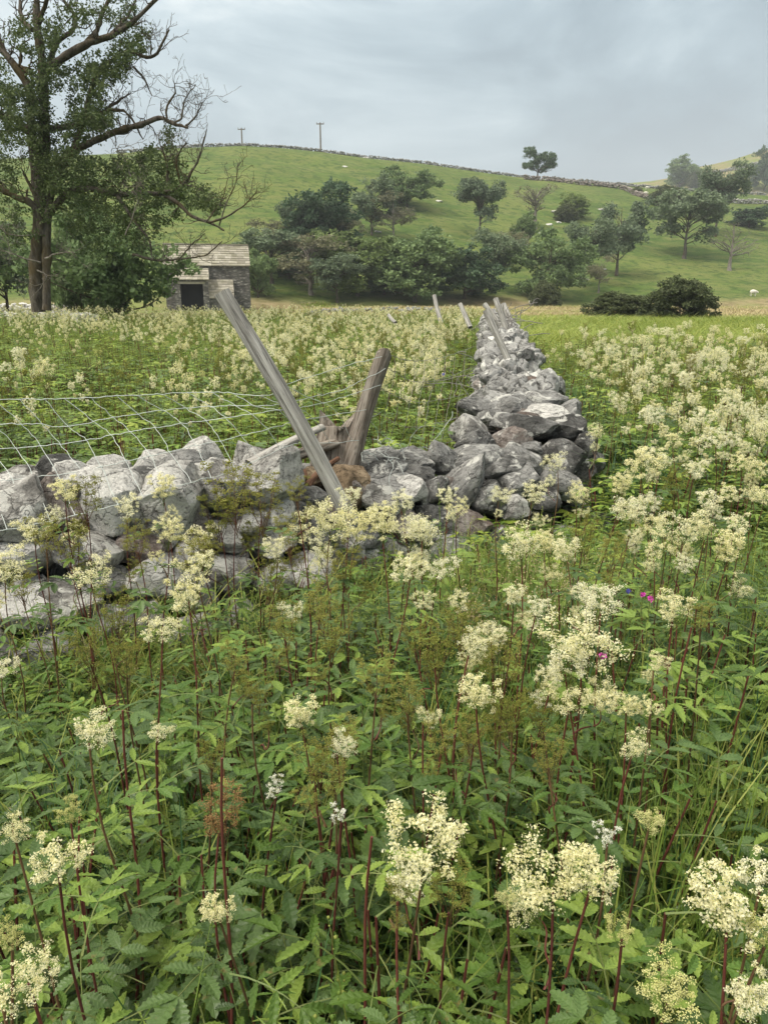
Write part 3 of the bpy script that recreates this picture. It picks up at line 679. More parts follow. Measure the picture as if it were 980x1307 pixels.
TREES = [
 (348,394,300,78,'ash','grey green ash tree standing right beside the barn gable',112), (407,332,247,84,'dense','darkest round tree up the slope behind the wood right of the barn',None),
 (398,394,306,84,'thin','grey twiggy thinning tree at the wood edge with pale branches',108), (456,394,303,84,'olive','yellow green rounded tree at the front of the wood',110),
 (530,392,298,96,'green','broad deep green tree in the middle of the valley wood',109), (592,390,322,86,'dense','dark shaded tree behind the leaning wall posts',114),
 (628,386,300,56,'ash','slender grey ash at the right end of the wood',120), (474,300,232,52,'ash','blue green ash high on the slope beside bare twigs',None),
 (520,264,221,66,'green','round spreading tree overhanging the pasture high on the hill',None), (502,308,252,56,'thin','greyish thinning tree below the spreading hill tree',None),
 (612,302,234,54,'ash','ragged upright ash alone in the middle of the hill pasture',None), (682,292,238,38,'half_dead','half bare pale trunked tree in the hill pasture',None),
 (668,314,274,28,'green','small leaning tree just below the half bare tree',None), (735,279,249,32,'olive','small hawthorn tree with a rounded crown on the mid slope',None),
 (721,283,262,24,'bush','low scrubby bush touching the rounded small hawthorn',None), (645,340,299,44,'thin','brownish scrub tree above the end of the wood',None),
 (700,388,303,84,'green','bright bushy green tree at the foot of the hill',118), (745,366,288,56,'ash','loose green tree behind the bright bushy one',None),
 (786,352,264,66,'ash','open grey ash tree in the right part of the pasture',None), (763,374,328,36,'thin','thin almost leafless tree below the grey ash',None),
 (696,386,361,32,'bush','small brown green bush before the bright tree',106), (872,330,252,76,'ash','large spreading ash casting shade on the right slope',None),
 (912,302,219,60,'ash','tallest grey green ash behind the spreading one',None), (930,345,284,76,'dead','bare dead tree with crooked limbs at right',None),
 (955,290,266,44,'dense','flat topped dark hawthorn by the right edge',None), (850,264,240,36,'bush','round dark hawthorn just above the pale wall',None),
 (812,249,240,14,'bush','tiny bush beside grazing sheep near the saddle',None), (866,239,204,38,'green','broad tree on the skyline at right of the saddle',None),
 (887,240,222,24,'bush','small bush leaning against the skyline tree',None), (975,244,196,34,'dense','dark tree cut by the right edge near the far hill',None),
 (686,228,192,46,'lone','lone dark sycamore silhouetted on the ridge against the clouds',None), (330,386,322,44,'green','green shrubby tree tucked behind the barn corner',104),
 (340,330,284,44,'thin','faint twiggy tree on the slope above the barn roof',None), (435,330,262,50,'thin','twiggy thinning tree beside the darkest round tree',None),
 (560,392,330,50,'ash','grey green tree filling the gap in the wood',116), (430,394,330,60,'ash','greyish tree at the foot of the wood by the yellow one',105),
 (490,394,335,50,'dense','dark low tree between yellow and deep green trees',112), (370,394,330,50,'dense','dark low tree at the left foot of the wood',116),
 (375,330,262,40,'ash','pale grey ash above the barn beside the dark tree',None)]
for (px, b_, tp_, wd, k, lab, Y) in TREES: place_tree(px, b_, tp_, wd, k, lab, Y)
place_tree(790, 404, 376, 66, 'bush', 'low dark bush in the tan field left of the big bush', 52, 'bush', 'hawthorn_bush')
place_tree(866, 414, 360, 72, 'bush', 'big rounded hawthorn bush in the tan field', 47, 'bush', 'hawthorn_bush')
place_tree(145, 394, 268, 128, 'green', 'dense thicket tree under the low right limb of the old ash', 44, 'tree', 'thicket_tree')
place_tree(105, 394, 300, 70, 'green', 'green bush close behind the old ash trunk', 46, 'tree', 'thicket_tree')
place_tree(10, 388, 290, 80, 'ash', 'grey green tree at the left edge behind the ash', 55, 'tree', 'thicket_tree')
place_tree(-60, 388, 230, 120, 'green', 'leafy tree mostly beyond the left edge', 50, 'tree', 'thicket_tree')

# the old ash
def old_ash():
    YT = 30.0; r = random.Random(5); rn = np.random.default_rng(5)
    base = at(50, 392, YT); base.z = 0; root = thing('ash_tree', 'old half dead ivy clad ash tree with crooked bare limbs at upper left', 'tree', tuple(base))
    k = axial(at(50, 200, YT))/F
    def P(px, py, dy=0): return at(px, py, YT+dy) - base
    tb = MB(); db = MB(); cb = MB(); ivy = MB()
    def limb(pts, r0, r1, dy0=0, dy1=0, n=None, sides=7, mb=tb, wob=.06, sub=0, up=.3):
        sub = int(sub*1.6)
        m_ = len(pts); Q = [P(x, y, dy0+(dy1-dy0)*i/(m_-1)) for i, (x, y) in enumerate(pts)]
        n = n or m_*4; S = spline(Q, n); S[1:-1] += rn.normal(size=(n-2, 3))*wob*k*10*.35
        rad = np.linspace(r0, r1, n)*k*.78*(1+.12*rn.normal(size=n)); tube(mb, S, np.maximum(rad, .006), sides, cap=True)
        for q in range(sub):
            i = r.randrange(max(1, n//3), n); p0 = S[i]; T = nrm(S[min(i+1, n-1)]-S[i-1])
            d = nrm(T*.5 + rn.normal(size=3)*.7 + np.array((0, 0, up))); twig(p0, d, r.uniform(.4, 1.3), max(rad[i]*.35, .010), 2, mb)
        return S
    def twig(p, d, L, rad, depth, mb):
        n = 6; pts = [p]; dd = d.copy()
        for i in range(n-1):
            dd = nrm(dd + rn.normal(size=3)*.28 + np.array((0, 0, .08))); pts.append(pts[-1]+dd*L/n)
        tube(mb, pts, np.linspace(rad, max(rad*.3, .006), n), 4, cap=False)
        if depth > 0:
            for q in range(r.choice([2, 3])):
                i = r.randrange(1, n); twig(pts[i], nrm(dd+rn.normal(size=3)*.75), L*r.uniform(.35, .65), rad*.55, depth-1, mb)
    # stems
    limb([(50,398),(47,365),(48,320),(50,285),(52,250),(54,215),(57,180),(57,140),(56,100),(52,60),(47,20),(48,-40)], 12.5, 4.5, 0, 0, 40, 12)
    limb([(60,396),(60,350),(60,300),(63,260),(72,225),(88,205)], 7, 5, -.5, .3, 22, 10)
    limb([(50,250),(44,205),(40,160),(38,115),(20,85),(0,62),(-30,40)], 9, 4, .2, .6, 26, 9, sub=6)
    L_ = [([(62,230),(90,196),(118,181),(150,168),(178,160),(205,151),(222,158),(240,163)],7,2.2,0,-1.2,7),
     ([(222,158),(232,150),(236,128),(250,108)],1.8,.7,-1,-1.1,6), ([(212,153),(214,135),(224,118),(222,104)],2,.7,-1,-1,6), ([(236,163),(250,148),(259,130)],1.8,.7,-1.1,-1.4,5),
     ([(60,165),(95,160),(130,144),(150,140),(166,148),(183,178)],5,1,.2,-.6,6), ([(132,144),(150,130),(166,120)],3,1,0,0,7),
     ([(57,92),(75,78),(110,57),(140,46),(170,28),(202,-3)],7,2.5,0,-1,8), ([(110,57),(124,38),(132,15),(150,-20)],5,2,-.2,.4,6), ([(140,46),(165,18),(180,-20)],3,1,-.3,.3,6),
     ([(60,88),(74,54),(94,38),(95,18),(82,0),(78,-25)],4.5,2,.3,1,7), ([(42,38),(28,22),(25,-10)],5,2,0,1,5), ([(50,30),(60,0),(66,-30)],4,2,0,-1,5), ([(40,92),(18,82),(4,60),(-8,20)],6,2,.4,1.2,7),
     ([(88,205),(108,150),(122,98),(145,76),(165,66),(193,73),(207,56),(216,38)],5.5,1.2,.3,-.8,8), ([(170,85),(184,100),(194,122)],2,.8,-.5,-.7,4), ([(193,70),(192,52),(180,42)],1.5,.6,-.6,-.7,4),
     ([(66,268),(86,248),(112,241),(150,248),(190,246),(222,256),(245,276),(268,284),(286,294)],6,1.6,0,-2,8), ([(268,284),(290,276),(312,262),(328,244)],1.8,.7,-2,-2.4,6), ([(280,288),(288,262),(300,236),(304,208)],1.3,.6,-2,-2,6), ([(262,284),(282,258),(292,226)],1.2,.5,-2,-1.8,5),
     ([(200,247),(228,240),(246,218),(256,196),(264,165)],3,.8,-1.2,-1.6,8), ([(215,240),(214,212),(206,186)],3,1,-1.2,-1.6,6), ([(232,236),(225,205),(238,182)],2,.8,-1,-1.2,6),
     ([(150,250),(172,282),(190,305),(196,332)],3,1,-1,-1.5,7), ([(170,325),(200,332),(232,330),(262,326),(284,308)],2.4,.8,-1.2,-2,8), ([(230,330),(246,312),(262,298)],1.4,.6,-1.6,-2,5),
     ([(55,300),(50,275),(38,258),(18,250),(-12,232)],8,5,-.2,-.8,5), ([(46,180),(20,152),(-5,148),(-40,130)],6,4,.3,.8,7), ([(46,250),(34,228),(28,215)],3,1,-.5,-.7,3)]
    for pts, a, b_, d0, d1, s in L_: limb(pts, a, b_, d0, d1, None, 6, tb, .10, s)
    for pts, a, b_, d0, d1, s in [([(58,330),(70,325),(84,322),(96,323)],1.8,.8,-1,-1.3,6), ([(52,335),(34,330),(10,322),(-5,318)],1.6,.7,-1,-1.3,6), ([(48,345),(60,352),(52,368)],1.4,.6,-1,-1.1,4), ([(45,300),(15,300),(0,290)],1.4,.7,-1,-1.3,6), ([(168,225),(160,205),(150,190)],1.4,.6,-1.6,-1.8,5), ([(160,300),(175,260),(170,235)],1.2,.5,-1.9,-2,6)]:
        db = MB(); limb(pts, a, b_, d0, d1, None, 5, db, .12, s); link('dead_branch', db.mesh('dead_branch', ['bark_grey']), root)
    # foliage clumps: px, py, rx, ry, count
    blobs = [(45,45,34,26,34),(150,14,26,20,12),(100,20,30,22,14),(28,118,32,22,20),(62,98,30,18,22),(112,118,24,44,52),(138,85,26,22,34),(162,62,24,14,20),(104,165,34,22,30),(62,190,26,34,26),(12,190,22,34,26),(20,150,22,20,16),(88,205,28,16,22),
      (90,232,28,18,26),(130,222,34,20,34),(165,214,26,14,22),(192,206,20,18,18),(222,228,20,26,24),(246,250,26,14,22),(272,262,14,14,12),(205,242,34,16,26),(150,260,40,22,36),(110,270,34,26,26),(215,178,8,14,7),(205,270,22,20,14),
      (180,290,26,22,16),(30,290,24,26,18),(0,120,22,40,22),(0,240,26,40,22),(62,250,12,40,12),(130,300,40,30,26),(40,140,24,26,20),(128,150,18,18,18),(176,38,20,10,8),(-40,80,40,60,36),(-50,200,40,60,36),(60,-30,50,20,30)]
    cen = []
    for (x, y, rx, ry, n) in blobs:
        for _ in range(int(n*1.9)):
            a = r.uniform(0, 6.28); q = math.sqrt(r.random()); cen.append(P(x+math.cos(a)*q*rx, y+math.sin(a)*q*ry, r.gauss(-.2, 1.1)))
    cen = np.array([tuple(c) for c in cen]); leaf_cloud(cb, cen, rn.uniform(.10, .42, len(cen)), 40, .088, 0, .8, rn)
    # ivy and epicormic leaves hugging the trunk and limbs
    iv = []
    for (x, y) in [(50,y) for y in range(90, 250, 5)]+[(58,y) for y in range(60, 220, 5)]+[(60,y) for y in range(150, 250, 6)]+[(45, y) for y in range(120, 210, 6)]+[(70,y) for y in range(205, 250, 8)]:
        iv.append(P(x+r.uniform(-9, 9), y, r.uniform(-.5, -.1)))
    iv = np.array([tuple(c) for c in iv]); leaf_cloud(cb, iv, rn.uniform(.12, .3, len(iv)), 34, .09, 0, 1, rn)
    link('trunk', tb.mesh('trunk', ['bark']), root); link('crown', cb.mesh('crown', ['t_old'], False), root)
old_ash()

# ------------------------------------------------------------------ poles and sheep
for (px, yb, yt, lab) in ((410, 195, 163, 'taller power pole on the hill crest against the sky'), (311, 188, 170, 'shorter power pole farther left on the hill crest')):
    P = ridge_pt(px, 2 if px == 410 else 22); ax = axial(P)/F; H = (yb-yt)*ax + 1.0; P.z -= .6
    if px == 311: H += 1.2
    o = thing('power_pole', lab, 'power pole', tuple(P)); mb = MB(); tube(mb, [(0, 0, 0), (0, 0, H)], [.26, .20], 8); link('pole', mb.mesh('pole', ['wood_dark']), o)
    mb = MB(); box(mb, -1.1, 1.1, -.12, .12, H-.45, H-.2); link('crossarm', mb.mesh('crossarm', ['wood_dark'], False), o)
    for x in (-1, 0, 1):
        mb = MB(); tube(mb, [(x, 0, H-.2), (x, 0, H+.2)], [.1, .06], 6); link('insulator', mb.mesh('insulator', ['wood_dark']), o)
def sheep_mesh():
    mb = MB(); V, Fc = ICO2
    b = V*np.array((.52, .26, .30)); b = b*(1+.06*tri_noise(V, 5, 2))[:, None]; mb.add(b+np.array((0, 0, .62)), Fc, 0)
    mb.add(V*np.array((.20, .10, .12))+np.array((.62, 0, .55)), Fc, 0); mb.add(V*np.array((.16, .13, .18))+np.array((.46, 0, .62)), Fc, 0)
    for x in (-.32, .3):
        for y in (-.13, .13): tube(mb, [(x, y, .5), (x+.02, y, .25), (x, y, 0)], [.06, .04, .035], 5, 0)
    for y in (-.1, .1): tube(mb, [(.56, y, .63), (.54, y*1.9, .61)], [.03, .01], 4)
    return mb.mesh('sheep', ['wool'])
SHM = sheep_mesh()
for (px, py, lab) in ((960, 378, 'white sheep grazing where the tan field meets the hill at right'), (806, 409, 'white sheep lying in grass before the two dark bushes'), (679, 392, 'small white sheep at the near edge of the tan field right of the posts'),
                      (797, 242, 'left white sheep of three near the saddle wall'), (825, 242, 'upper right white sheep of three near the saddle'), (823, 249, 'lower white sheep beside the tiny bush near the saddle'),
                      (744, 362, 'white sheep in shade behind the bright bushy tree')):
    P = ground_px(px, py) or ridge_pt(px, -3)
    if P.y > 350: P = ridge_pt(px, -6)
    o = thing('sheep', lab, 'sheep', tuple(P), 'sheep grazing on the hill', SHM); o.rotation_euler.z = random.uniform(-.6, .6); o.scale = (1.15,)*3

# ------------------------------------------------------------------ posts
def post_mesh(L, r0, r1, seed, crack=2, mk='wood', bend=.02, flat=1.0, n=44, rings=46, jag=.0):
    r = np.random.default_rng(seed); a = np.arange(n)*2*math.pi/n; V = []
    cr = [(r.uniform(0, 6.28), r.uniform(.10, .17), r.uniform(.1, .4), r.uniform(.7, 1.1)) for _ in range(crack)]
    ph = r.uniform(0, 6, 6)
    for i in range(rings):
        f = i/(rings-1); R0 = r0+(r1-r0)*f
        rad = R0*(1+.05*np.sin(a*2+ph[0])+.04*np.sin(a*3+ph[1]+f*1.5)+.025*np.sin(a*7+ph[2]+f*3)+.02*np.sin(f*18+ph[3]))
        for ca, cw, f0, f1 in cr:
            d = np.abs((a-(ca+.25*math.sin(f*4+ca))+math.pi) % (2*math.pi)-math.pi)
            win = np.clip((f-f0)*8, 0, 1)*np.clip((f1-f)*8, 0, 1) if f1 < 1 else np.clip((f-f0)*8, 0, 1)
            rad = rad*(1-.45*win*np.clip(1-d/cw, 0, 1))
        cx = bend*math.sin(f*math.pi); z = f*L + (jag*np.sin(a*2+ph[4])*R0 if i == rings-1 else 0)
        V.append(np.stack([cx+rad*np.cos(a), flat*rad*np.sin(a), np.broadcast_to(z, a.shape)], -1))
    mb = MB(); V = np.array(V); ii = np.arange(rings-1)[:, None]*n; j = np.arange(n)[None, :]; j2 = (j+1) % n
    mb.add(V.reshape(-1, 3), np.stack([ii+j, ii+j2, ii+n+j2, ii+n+j], -1).reshape(-1, 4))
    top = V[-1]; c = np.concatenate([top, top*.5+top.mean(0)*.5-np.array((0, 0, .004)), top.mean(0)[None]-np.array((0, 0, .008))]); jj = np.arange(n); k2 = (jj+1) % n
    mb.add(c[:2*n], np.stack([jj, k2, n+k2, n+jj], -1)); mb.add(c[n:], np.stack([jj, k2, np.full(n, n)], -1))
    return mb.mesh('post', [mk])
def post(name, label, A, B, r0, r1, seed, cat='fence post', group=None, rl=0, **kw):
    A, B = Vector(A), Vector(B); L = (B-A).length
    o = thing(name, label, cat, tuple(A), group, post_mesh(L, r0, r1, seed, **kw))
    q = (B-A).to_track_quat('Z', 'Y'); o.rotation_euler = (q @ Quaternion((0, 0, 1), rl)).to_euler(); return o
post('fence_post', 'long grey leaning fence post propped over the left wall with a split top', at(449, 668, 3.36), at(283, 373, 3.40), .038, .036, 3, crack=4, rl=1.2)
post('fence_post', 'short dark broken fence post beside the leaning one', at(446, 600, 4.12), at(491, 449, 4.2), .052, .042, 9, crack=3, mk='wood_dark', bend=.03, jag=.5)
post('tree_stump', 'thick grey weathered timber block at the foot of the short post', at(428, 612, 4.2), at(432, 545, 4.28), .14, .11, 13, 'stump', crack=4, mk='wood_dark', jag=.9)
post('fallen_rail', 'pale split rail lying on the wall behind the leaning post', at(318, 592, 3.75), at(412, 545, 4.05), .035, .03, 17, 'wood rail', crack=3, flat=.6)
post('fallen_rail', 'broader grey plank beneath the split rail', at(352, 592, 3.9), at(428, 566, 4.15), .055, .045, 19, 'wood rail', crack=3, mk='wood_dark', flat=.6)
post('rotten_timber', 'rotten red brown timber wedged under the leaning post', at(378, 612, 3.85), at(420, 600, 4.05), .045, .03, 21, 'rotten timber', crack=4, mk='wood_rot', jag=1)
post('rotten_timber', 'thin reddish splinter above the brown stone', at(392, 620, 3.75), at(432, 585, 3.95), .02, .012, 23, 'rotten timber', crack=2, mk='wood_rot')
fp = [((664,490,8.0),(620,396,8.2),.040,'nearest leaning post on the receding wall wound with loose wire'), ((652,440,12.5),(632,381,12.8),.048,'tallest post top in the bundle on the receding wall'),
      ((647,432,13.5),(618,388,13.8),.05,'thin post left of the tallest one on the receding wall'), ((662,440,14.5),(642,388,15),.055,'rightmost post of the bundle on the receding wall'),
      ((600,418,19),(587,388,19.5),.06,'small leaning post just left of the wall top'), ((563,412,21),(554,377,21.5),.06,'upright thin post standing in the meadow left of the wall'), ((505,412,22),(496,402,22.5),.05,'short post nearly hidden in flowers left of the wall')]
for i, (a, b_, rr, lab) in enumerate(fp):
    post('fence_post', lab, at(*a), at(*b_), rr, rr*.92, 30+i, crack=2, n=20, rings=14, rl=i)

# ------------------------------------------------------------------ wire netting
def net(name, label, wires, cols, shift, rad, mk, seed, x0=0):
    r = np.random.default_rng(seed); root = thing(name, label, 'wire netting', tuple(at(*wires[0][0])))
    L = root.location; S = []
    for wpts in wires:
        s = spline([at(*p) for p in wpts], 400); us = s[:, 0]/s[:, 1]; s = np.stack([np.interp(np.linspace(us[0], us[-1], 90), us, s[:, q]) for q in range(3)], 1); s += np.cumsum(r.normal(size=s.shape), 0)*.0006 + r.normal(size=s.shape)*.0018
        S.append(s); mb = MB(); tube(mb, s-np.array(L), rad*1.15, 5); link('line_wire', mb.mesh('line_wire', [mk]), root)
    for c in range(cols):
        pts = []
        for k in range(len(S)):
            u = x0 + c/cols*1.0 + shift*k
            if u < 0 or u > 1: continue
            pts.append(S[k][int(u*89)])
        if len(pts) < 2: continue
        mb = MB(); pp = spline(pts, len(pts)*4); pp += r.normal(size=pp.shape)*.0022; tube(mb, pp-np.array(L), rad, 4)
        for p in pts: mb.add(ICO1[0]*rad*2.3+(p-np.array(L)), ICO1[1])
        link('cross_wire', mb.mesh('cross_wire', [mk]), root)
    return root
net('wire_netting', 'sagging square wire netting hung over the left wall to the leaning post',
    [[(-90,512,3.25),(0,510,3.3),(90,508,3.38),(180,502,3.42),(265,498,3.5),(340,502,3.46),(365,488,3.6),(420,470,3.9),(486,452,4.14)],
     [(-90,545,3.25),(0,541,3.3),(49,539,3.32),(82,543,3.34),(163,527,3.4),(260,516,3.5),(352,512,3.46),(400,502,3.8),(440,492,4.0),(492,466,4.14)],
     [(-90,578,3.2),(0,572,3.26),(82,566,3.3),(175,549,3.36),(260,538,3.44),(356,526,3.46),(420,515,3.9),(486,494,4.15)],
     [(-90,620,3.1),(0,614,3.14),(24,612,3.16),(110,601,3.2),(224,576,3.3),(300,560,3.4),(368,543,3.48),(420,532,3.9),(478,524,4.2)],
     [(-90,690,2.86),(0,676,2.88),(82,660,2.96),(160,640,3.02),(245,615,3.15),(300,600,3.3),(378,566,3.5),(420,565,3.8),(470,560,4.2)]],
    19, .047, .0015, 'wire', 1, -.16)
net('wire_netting', 'loose wire netting hanging between the short post and the receding wall',
    [[(494,452,4.2),(530,462,4.5),(570,455,5.5),(606,442,7.0)], [(492,468,4.2),(530,486,4.5),(570,480,5.2),(604,466,6.4)], [(486,496,4.2),(525,512,4.4),(565,508,5.0),(600,500,6)],
     [(478,526,4.2),(520,545,4.3),(560,540,4.8),(596,530,5.4)], [(470,560,4.2),(505,572,4.3),(550,570,4.6),(590,560,4.9)]], 9, .0, .0014, 'wire_rust', 2)
def tangle(label, region, n, Yr, rad, mk, seed, L0=.5):
    r = np.random.default_rng(seed); (xa, ya, xb, yb) = region; P0 = at((xa+xb)/2, (ya+yb)/2, sum(Yr)/2)
    mb = MB()
    for _ in range(n):
        f = r.random(); px = xa+(xb-xa)*(.35*f+.65*r.random()); py = ya+(yb-ya)*f; Y = Yr[0]+(Yr[1]-Yr[0])*f
        p = np.array(at(px, py, Y)); d = nrm(r.normal(size=3)); L = L0*r.uniform(.5, 1.5)*Y/6; pts = [p]
        for i in range(7): d = nrm(d+r.normal(size=3)*.45); pts.append(pts[-1]+d*L/7*np.array((1, 1, .8)))
        tube(mb, spline(pts, 14)-np.array(P0), rad*Y/6, 4, cap=False)
    o = thing('wire_tangle', label, 'tangled wire', tuple(P0)); link('strands', mb.mesh('strands', [mk]), o, kind='stuff'); return o
tangle('tangled rusty netting rolled on the left side of the receding wall', (596, 560, 650, 480), 46, (5.0, 7.6), .0028, 'wire_rust', 4)
tangle('crumpled netting wrapped round the bundle of posts on the far wall', (628, 470, 664, 402), 60, (8.0, 14.0), .0026, 'wire_rust', 5, .3)
tangle('thin loose wire ends curling over the stones below the short post', (455, 590, 560, 560), 16, (4.2, 4.4), .0022, 'wire', 6, .4)

# ------------------------------------------------------------------ plants: building blocks
def leaflet(L, W, rows=13, fold=.25, droop=.3, pleat=.3, serr=.16, seed=0):
    V = []; cols = (-1, -.5, 0, .5, 1)
    for i in range(rows):
        f = i/(rows-1); w_ = max(W*.5*((f**.6)*(1-f)**.8*1.95), .001)
        sr = 1 + (serr if i % 2 else -serr)
        for c in cols:
            ww = w_*(sr if abs(c) == 1 else 1); fwd = abs(c)*w_*.55 + (abs(c) == 1)*(i % 2)*.03*L
            z = abs(c)*w_*fold + (pleat*.055*L*(1 if i % 2 else -1)*(w_/W*2)*(1 if abs(c) > .2 else .25)) - droop*L*f*f
            V.append((c*ww, min(f*L+fwd*(1-f*.6), L*1.02), z))
    k = len(cols); Fc = [(i*k+j, i*k+j+1, (i+1)*k+j+1, (i+1)*k+j) for i in range(rows-1) for j in range(k-1)]
    return np.array(V), np.array(Fc)
LF = [leaflet(1, .44, 13, .22, .22), leaflet(1, .32, 13, .3, .3), leaflet(1, .54, 15, .18, .2)]
def rotz(V, a): c, s = math.cos(a), math.sin(a); return V @ np.array(((c, s, 0), (-s, c, 0), (0, 0, 1)))
def rotx(V, a): c, s = math.cos(a), math.sin(a); return V @ np.array(((1, 0, 0), (0, c, s), (0, -s, c)))
def roty(V, a): c, s = math.cos(a), math.sin(a); return V @ np.array(((c, 0, -s), (0, 1, 0), (s, 0, c)))
def compound_leaf(mb, r, L=.22, pairs=3, mi=0, stem_mi=1, kind=0, T=None, arch=.5):
    """pinnate leaf along +Y from the origin, arching over; T maps points into place"""
    T = T or (lambda V: V)
    def rach(f): return np.array((0, f*L*(1-.12*f*arch), L*(.35*f-.55*arch*f*f)))
    def put(V, Fc, m_): mb.add(T(V), Fc, m_)
    t_ = MB(); tube(t_, [rach(f) for f in np.linspace(0, 1, 5)], np.linspace(.0018, .0009, 5), 3, cap=False)
    for Vv, (Fc, _) in zip(t_.V, t_.Fs): put(Vv, Fc, stem_mi)
    tl = L*r.uniform(.42, .55)
    for a, s in ((0, 1), (.75, .82), (-.75, .82)):
        V, Fc = LF[kind]; V = rotz(roty(V*tl*s, r.normal()*.12), a+r.normal()*.06); V = rotx(V, -.35*arch+r.normal()*.1)
        put(V+rach(1), Fc, mi)
    for p in range(pairs):
        f = .92-.27*(p+1)*(3/ max(pairs, 3)); f = max(f, .12); s = tl*(.80-.13*p)
        for sd in (-1, 1):
            V, Fc = LF[kind]; V = rotz(roty(V*s, r.normal()*.2), sd*(1.15+r.normal()*.1)); V[:, 2] += np.abs(V[:, 0])*.12
            put(V+rach(f), Fc, mi)
def T_of(yaw, pitch, off, scale=1.0, roll=0):
    return lambda V: rotz(rotx(roty(np.asarray(V)*scale, roll), pitch), yaw)+np.array(off)

# single leaves used as parts of the individual plants
LEAFM = []
for i in range(5):
    mb = MB(); r = np.random.default_rng(400+i); compound_leaf(mb, r, r.uniform(.15, .2), (2, 3, 2, 1, 3)[i], 0, 1, (1, 0, 1, 1, 2)[i], None, r.uniform(.4, .9))
    LEAFM.append(mb.mesh('leaf', [('leaf', 'leaf_mid', 'leaf', 'leaf_mid', 'leaf_dark')[i], 'stem_green'], False))

PET = np.array([(0, 0, 0), (.32, .55, .18), (0, 1, .1), (-.32, .55, .18)])
def florets(mb, C_, size, mi, r, up=None, petals=4):
    n = len(C_); q = nrm(r.normal(size=(n, 3)) + (np.array((0, 0, .9)) if up is None else up*1.2))
    a = nrm(np.cross(q, r.normal(size=(n, 3)))); b_ = np.cross(q, a); s = size*r.uniform(.7, 1.3, (n, 1))
    V = []
    for p in range(petals):
        th = p*2*math.pi/petals; u = a*math.cos(th)+b_*math.sin(th); v = -a*math.sin(th)+b_*math.cos(th)
        for (x, y, z) in PET: V.append(C_ + s*(v*x*1.35+u*y+q*z*2))
    V = np.stack(V, 1).reshape(-1, 3); mb.add(V, np.arange(n*petals*4).reshape(-1, 4), mi)
OCT = np.array([(1, 0, 0), (-1, 0, 0), (0, 1, 0), (0, -1, 0), (0, 0, 1), (0, 0, -1)], float)
OCF = np.array([(0, 2, 4), (2, 1, 4), (1, 3, 4), (3, 0, 4), (2, 0, 5), (1, 2, 5), (3, 1, 5), (0, 3, 5)])
def beads(mb, C_, size, mi, r):
    n = len(C_); s = size*r.uniform(.6, 1.3, (n, 1, 1)); V = C_[:, None, :]+OCT[None]*s
    mb.add(V.reshape(-1, 3), (OCF[None]+np.arange(n)[:, None, None]*6).reshape(-1, 3), mi)
def panicle(seed, W=.11, H=.12, kind='bloom', nb=8, dens=1.0, fs=1.0):
    r = np.random.default_rng(seed); mb = MB(); tips = []
    for b in range(nb):
        az = b*2.4+r.normal()*.3; f = b/nb; z0 = -.35*H*(1-f)*1.2
        out = W*.5*r.uniform(.5, 1.0)*(1 if b else .1); zt = H*(.45+.5*r.random()) if b % 3 else H*r.uniform(.75, 1.0)
        p0 = np.array((0, 0, z0)); p1 = np.array((math.cos(az)*out, math.sin(az)*out, zt))
        mid = (p0+p1)/2 + np.array((math.cos(az), math.sin(az), -.3))*out*.25
        S = spline([p0, mid, p1], 6); tube(mb, S, np.linspace(.0014, .0006, 6), 3, 1, cap=False)
        for k in range(5):
            q = S[int(np.clip(2+k, 2, 5))]; d = nrm(np.array((math.cos(az+r.normal()*1.2), math.sin(az+r.normal()*1.2), r.uniform(.2, .8)))); l = r.uniform(.010, .024)*W/.11
            e_ = q+d*l; tube(mb, [q, (q+e_)/2+r.normal(size=3)*.001, e_], [.0008, .0006, .0005], 3, 1, cap=False); tips.append((e_, f))
            if r.random() < .6:
                e2 = e_+nrm(d+r.normal(size=3)*.8)*l*.7; tube(mb, [e_, e2], [.0005, .0005], 3, 1, cap=False); tips.append((e2, f))
    for e_, f in tips:
        n = int(r.integers(24, 44)*dens); rad = .0125*W/.11*r.uniform(.7, 1.25)
        Cc = e_ + nrm(r.normal(size=(n, 3)))*(r.random((n, 1))**.5)*rad*np.array((1.15, 1.15, .8))
        if kind == 'bloom':
            k = int(n*r.uniform(.6, .95)); florets(mb, Cc[:k], .0026*fs, 0, r); beads(mb, Cc[k:], .0014*fs, 2, r)
        elif kind == 'bud': beads(mb, Cc, .0017*fs, 2, r)
        else: beads(mb, Cc[:max(3, int(n*.6))], .0021*fs, 0, r)
    return mb
HEADM = {'bloom': [], 'bud': [], 'olive': [], 'white': [], 'rust': []}
for i in range(6):
    HEADM['bloom'].append(panicle(500+i, .105+.02*(i % 3), .09+.025*(i % 2), 'bloom', 7+i % 4, 1.0).mesh('flower_head', ['petal', 'stem_green', 'bud']))
for i in range(2):
    HEADM['bud'].append(panicle(520+i, .10, .10, 'bud', 7).mesh('flower_head', ['bud', 'stem_green', 'bud']))
    HEADM['white'].append(panicle(530+i, .09, .11, 'bloom', 6, .7).mesh('flower_head', ['petal_white', 'stem_green', 'bud']))
for i in range(3): HEADM['olive'].append(panicle(540+i, .12, .16, 'seed', 9, 1.0).mesh('seed_head', ['olive', 'stem_brown', 'olive']))
HEADM['rust'].append(panicle(550, .11, .14, 'seed', 9, 1.0).mesh('seed_head', ['rust_seed', 'stem_brown', 'rust_seed']))
STEMM = []
